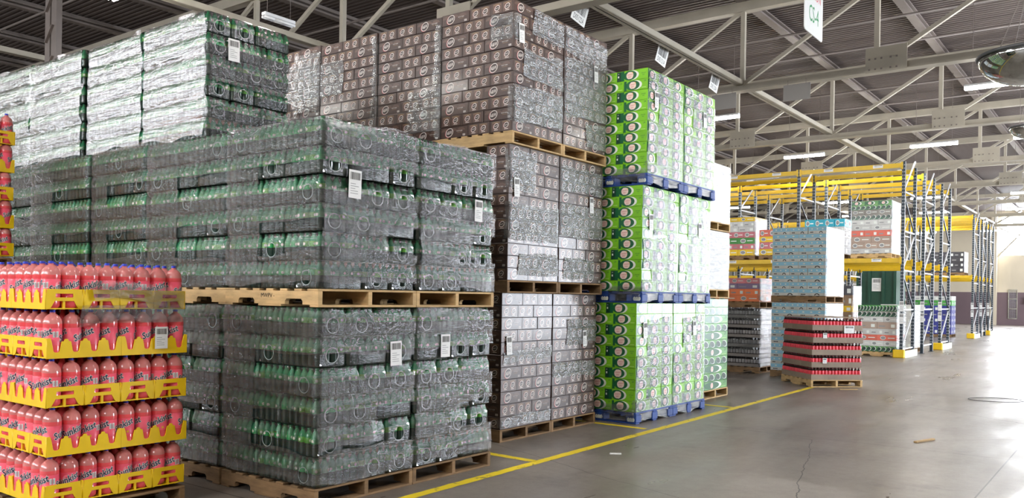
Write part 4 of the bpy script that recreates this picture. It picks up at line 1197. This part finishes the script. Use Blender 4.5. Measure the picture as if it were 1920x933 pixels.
def rack(lab, xe, bays, y0, y1, levels, g=True):
    t = thing('pallet_rack', lab, 'rack', (0, 0, 0), 0, 'pallet racks'); xs = [xe-3.04*k for k in range(bays+1)]
    for x in xs: frame(t, x, y0, y1)
    for a_, b_ in zip(xs[1:], xs):
        for z in levels:
            for y in (y0, y1): beam(t, a_, b_, y, z)
    if g: guard(t, xe, y0-.05, y1+.1)
    mb = MB()
    for k in range(2): q = label_art(.12, .3); q.put(mb, lambda u, v, o: (xe-.06+u, y0-.042-o, 1.35-k*.36+v))
    mb.build('aisle_label', t)
    return t
rack('dark green pallet rack nearest the camera, with yellow beams', -5.62, 4, 26.35, 27.85, (2.78, 5.55))
rack('dark green pallet rack directly behind the nearest one', -5.6, 4, 29.1, 30.6, (2.78, 5.55), False)
rack('dark green pallet rack third from the camera', -5.6, 4, 32.0, 33.5, (2.78, 5.55))
rack('far dark green pallet rack with grey side guard', -6.3, 5, 43.7, 45.2, (2.78, 5.55))
rack('far dark green pallet rack behind the other', -6.35, 5, 46.6, 47.9, (2.78, 5.55), False)
rack('farthest dark green pallet rack before the far wall', -6.4, 5, 49.4, 50.8, (2.78, 5.55))

R_ = lambda *rows: [r for r in rows]
mixed_load('lime-topped mixed load on the rack shelf', 'shelf load with green top', -5.95, 26.42, 2.92, 1.14, 1.1,
    R_((M_PALE, .15, 'plain', 'pale'), (M_BEIGE, .18, 'oval', 'beige'), (M_BEIGE, .18, 'oval', 'beige'), (M_CORAL, .18, 'plain', 'coral'), (M_PALE, .16, 'oval', 'pale grey'), (M_PALE, .16, 'plain', 'pale grey'), (M_GREYC, .15, 'cdcans', 'grey'), (M_GREYC, .15, 'oval', 'grey'), (M_CDCAN, .13, 'cdcans', 'green'), (M_CDCAN, .13, 'cdend', 'green')), nf=2, pal='wood', film=right_film, seed=301)
mixed_load('teal-topped load on the rack shelf behind the blue tower', 'shelf load with teal top', -7.3, 26.45, 2.92, 1.2, 1.05,
    R_((M_GREYC, .25, 'plain', 'grey'), (M_GREYC, .25, 'plain', 'grey'), (M_PALE, .2, 'plain', 'pale'), (M_PALE, .14, 'plain', 'pale'), (M_TEAL, .24, 'oval', 'teal')), nf=4, seed=302)
mixed_load('mixed load with white top on the left rack shelf', 'left shelf load with white top', -10.1, 26.42, 2.92, 1.1, 1.1,
    R_((M_YELC, .2, 'oval', 'yellow'), (M_PINKC, .18, 'plain', 'pink'), (M_GREENC, .2, 'oval', 'green'), (M_PINKC, .19, 'oval', 'pink'), (M_PALE, .17, 'plain', 'white'), (M_PALE, .17, 'plain', 'white'), (M_YELC, .14, 'oval', 'yellow')), nf=2, film=right_film, seed=303)
mixed_load('yellow and red load on the left rack shelf', 'left shelf load behind the tower', -9.0, 26.45, 2.92, .95, 1.05,
    R_((M_YELC, .2, 'oval', 'yellow'), (M_PINKC, .22, 'oval', 'pink'), (M_YELC, .18, 'oval', 'yellow'), (M_CORAL, .22, 'oval', 'red')), nf=2, seed=304)
mixed_load('mixed load on the floor under the near rack', 'floor load under the rack', -5.78, 26.5, 0, 1.1, 1.1,
    R_((M_CDCAN, .16, 'cdcans', 'green'), (M_PALE, .17, 'oval', 'pale'), (M_CORAL, .17, 'oval', 'coral'), (M_PALE, .18, 'plain', 'pale'), (M_BEIGE, .2, 'plain', 'beige'), (M_PALE, .16, 'oval', 'pale green'), (M_GREYC, .16, 'cdcans', 'grey'), (M_GREENC, .18, 'cdcans', 'green'),), nf=2, pal='wood', film=right_film, seed=305)
mixed_load('brown and yellow load on the floor behind the mixed load', 'brown floor load behind the rack load', -7.42, 27.95, 0, 1.2, 1.0,
    R_((M_KRAFT, .3, 'plain', 'brown'), (M_KRAFT, .3, 'plain', 'brown'), (M_YELC, .24, 'plain', 'yellow'), (M_KRAFT, .3, 'plain', 'brown'), (M_YELC, .2, 'plain', 'yellow'), (M_KRAFT, .34, 'plain', 'brown'), (M_DARKC, .3, 'plain', 'dark')), nf=2, film=right_film, seed=306)
mixed_load('white wrapped load on the floor in the second rack', 'white floor load in second rack', -5.9, 29.3, 0, 1.0, 1.1,
    R_(*[(M_PALE, .2, 'plain', 'white') for _ in range(7)]), nf=2, film=right_film, seed=307)
mixed_load('grey wrapped load on the floor in the third rack', 'grey floor load in third rack', -6.9, 32.2, 0, 1.2, 1.1,
    R_(*[(M_GREYC, .2, 'plain', 'grey') for _ in range(6)]), nf=2, film=right_film, seed=308)
mixed_load('dark blue load on the floor by the far rack', 'dark blue floor load', -7.2, 43.9, 0, 1.6, 1.1,
    R_(*[(M_NAVY, .27, 'plain', 'dark blue') for _ in range(5)], (M_GREENC, .25, 'plain', 'green'), (M_PALE, .2, 'plain', 'pale')), nf=3, seed=309)
mixed_load('charcoal crate load on the far rack shelf', 'charcoal load on the far shelf', -6.7, 43.9, 2.92, 1.7, 1.1,
    R_(*[(M_DARKC, .24, 'plain', 'charcoal') for _ in range(4)]), nf=3, seed=310)
mixed_load('dark load on the floor under the far rack', 'dark floor load under the far rack', -9.4, 43.9, 0, 1.4, 1.1,
    R_(*[(M_DARKC, .3, 'plain', 'dark') for _ in range(3)], *[(M_KRAFT, .3, 'plain', 'brown') for _ in range(3)]), nf=2, seed=311)

# green steel bin by the far racks
t = thing('steel_bin', 'dark green steel bin beyond the near racks with a white notice', 'bin', (-9.75, 41.5, 0))
M_GBIN = mat('dark_green_steel', (22, 66, 50), .5, vary=.08)
mb = MB(); mb.bbox(-.85, .85, -.9, .9, .1, 3.3, M_GBIN, .02); mb.build('body', t)
for x in (-.8, -.3, .3, .8): mb = MB(); mb.box(x-.06, x+.06, -.98, -.9, .1, 3.3, M_GBIN); mb.build('rib', t)
for z in (.2, 1.5, 3.2): mb = MB(); mb.box(-.85, .85, -.97, -.9, z-.08, z+.08, M_GBIN); mb.build('rail', t)
mb = MB(); label_art(.4, .6).put(mb, lambda u, v, o: (.0+u-.2, -.905-o, 2.1+v)); mb.build('notice', t)

# ------------------------------------------------------------------ far wall fittings
t = thing('wire_guard', 'grey wire guard panel on the far wall', 'guard', (-7.95, YF-.06, .5))
mb = MB()
for x in (-.28, .28): mb.tube([(x, 0, 0), (x, 0, 2.2)], .03, M_GUARD, 6)
for z in (0, .75, 1.5, 2.2): mb.tube([(-.28, 0, z), (.28, 0, z)], .03, M_GUARD, 6)
mb.build('frame', t)
mb = MB()
for i in range(7): mb.tube([(-.24+.08*i, .02, 0), (-.24+.08*i, .02, 2.2)], .008, M_HOLE, 4)
for i in range(20): mb.tube([(-.28, .03, .1+.11*i), (.28, .03, .1+.11*i)], .008, M_HOLE, 4)
mb.build('mesh_panel', t)
t = thing('wall_column', 'cream steel column against the far wall', 'column', (-9.2, YF-.3, 0)); mb = MB(); mb.bar((0, 0, 0), (0, 0, 8.3), .5, .4, M_CREAMW, (1, 0, 0)); mb.build('shaft', t)
mb = MB(); mb.bar((.2, 0, 5.2), (1.7, 0, 6.9), .12, .12, M_STEEL); mb.build('brace', t)
t = thing('switch_box', 'grey electrical box with conduit on the far wall', 'box', (-7.0, YF-.1, 1.6)); mb = MB(); mb.bbox(-.2, .2, -.08, .08, 0, .5, M_STEELD, .01); mb.build('box', t)
mb = MB(); mb.tube([(0, 0, .5), (0, 0, 2.6)], .03, M_STEELD, 6); mb.build('conduit', t)

# ------------------------------------------------------------------ painted lines and litter
def paint():
    m = mat('worn_yellow_paint', (226, 196, 28), .55)
    nt = m.node_tree; N = nt.nodes; L = nt.links; b = N['Principled BSDF']; tc = N.new('ShaderNodeTexCoord')
    t = N.new('ShaderNodeTexNoise'); t.inputs['Scale'].default_value = 7; t.inputs['Detail'].default_value = 9; t.inputs['Roughness'].default_value = .75
    L.new(tc.outputs['Object'], t.inputs['Vector'])
    cr = N.new('ShaderNodeValToRGB'); e = cr.color_ramp.elements
    e[0].position = .37; e[0].color = lin((96, 88, 78))+(1,); e[1].position = .43; e[1].color = lin((240, 212, 34))+(1,)
    L.new(t.outputs['Fac'], cr.inputs[0]); L.new(cr.outputs[0], b.inputs['Base Color']); return m
M_PAINT = paint()
def stripe(x0, y0, x1, y1, w, lab, seed):
    d = Vector((x1-x0, y1-y0, 0)); Ln = d.length; d.normalize(); r = Vector((d.y, -d.x, 0)); n = int(Ln/.06); vs = []; fs = []
    for i in range(n+1):
        p = Vector((x0, y0, .0015))+d*Ln*i/n
        a_ = w/2*(1+.22*noise.noise((i*.5, seed, 0))); b_ = w/2*(1+.22*noise.noise((i*.5, seed, 9))); vs += [p-r*a_, p+r*b_]
    for i in range(n): fs.append((2*i, 2*i+1, 2*i+3, 2*i+2))
    mb = MB(); mb.add(vs, fs, M_PAINT); tag(mb.build('floor_stripe'), lab, 'floor marking', 'yellow floor markings')
stripe(-4.62, 3.2, -4.95, 16.2, .105, 'long worn yellow line painted along the aisle', 1)
stripe(-5.75, 6.75, -4.75, 6.72, .1, 'short yellow cross line between green and brown rows', 2)
stripe(-6.2, 9.3, -4.9, 9.3, .1, 'short yellow cross line in front of the blue pallets', 3)
stripe(-7.0, 12.05, -4.9, 12.05, .1, 'short yellow cross line past the blue pallets', 4)
stripe(-7.4, 3.9, -6.3, 3.85, .1, 'faded yellow patch beside the pink bottle pallet', 5)
mb = MB(); mb.bbox(-.2, .2, -.02, .02, 0, .02, M_WOOD, .004); tag(mb.build('wood_scrap', None, (-2.02, 10.73, 0), 1.25), 'small broken wood strip lying on the open floor', 'debris')
mb = MB(); mb.bbox(-.17, .17, -.02, .02, 0, .015, M_WOOD, .003); tag(mb.build('wood_scrap', None, (-4.3, 16.0, 0), .7), 'wood sliver on the floor before the cola pallet', 'debris')
mb = MB(); pts = [(.36*math.cos(t_/30*2*PI*.92)*1.2, .3*math.sin(t_/30*2*PI*.92), .012) for t_ in range(31)]
mb.tube(pts, .006, M_INK, 6); tag(mb.build('strap_loop', None, (-1.95, 16.1, 0), .6), 'loose black strap loop lying on the floor at right', 'strap')
mb = MB()
mb.bbox(-.06, .06, -.035, .035, 0, .006, M_PAPER, .002); tag(mb.build('paper_scrap', None, (-4.35, 7.6, 0), .5), 'white paper scrap beside the yellow line', 'litter')

# ------------------------------------------------------------------ world and view
w = bpy.data.worlds.new('world'); scene.world = w; w.use_nodes = True
w.node_tree.nodes['Background'].inputs[0].default_value = (.8, .88, 1, 1); w.node_tree.nodes['Background'].inputs[1].default_value = .3
vs_ = scene.view_settings; vs_.view_transform = 'Standard'; vs_.look = 'None'; vs_.gamma = 1; vs_.use_curve_mapping = False
vs_.exposure = EXPO
scene.cycles.use_denoising = True; scene.cycles.max_bounces = 8; scene.cycles.diffuse_bounces = 4; scene.cycles.glossy_bounces = 3; scene.cycles.transparent_max_bounces = 10
scene.cycles.caustics_reflective = False; scene.cycles.caustics_refractive = False; scene.cycles.sample_clamp_indirect = 6
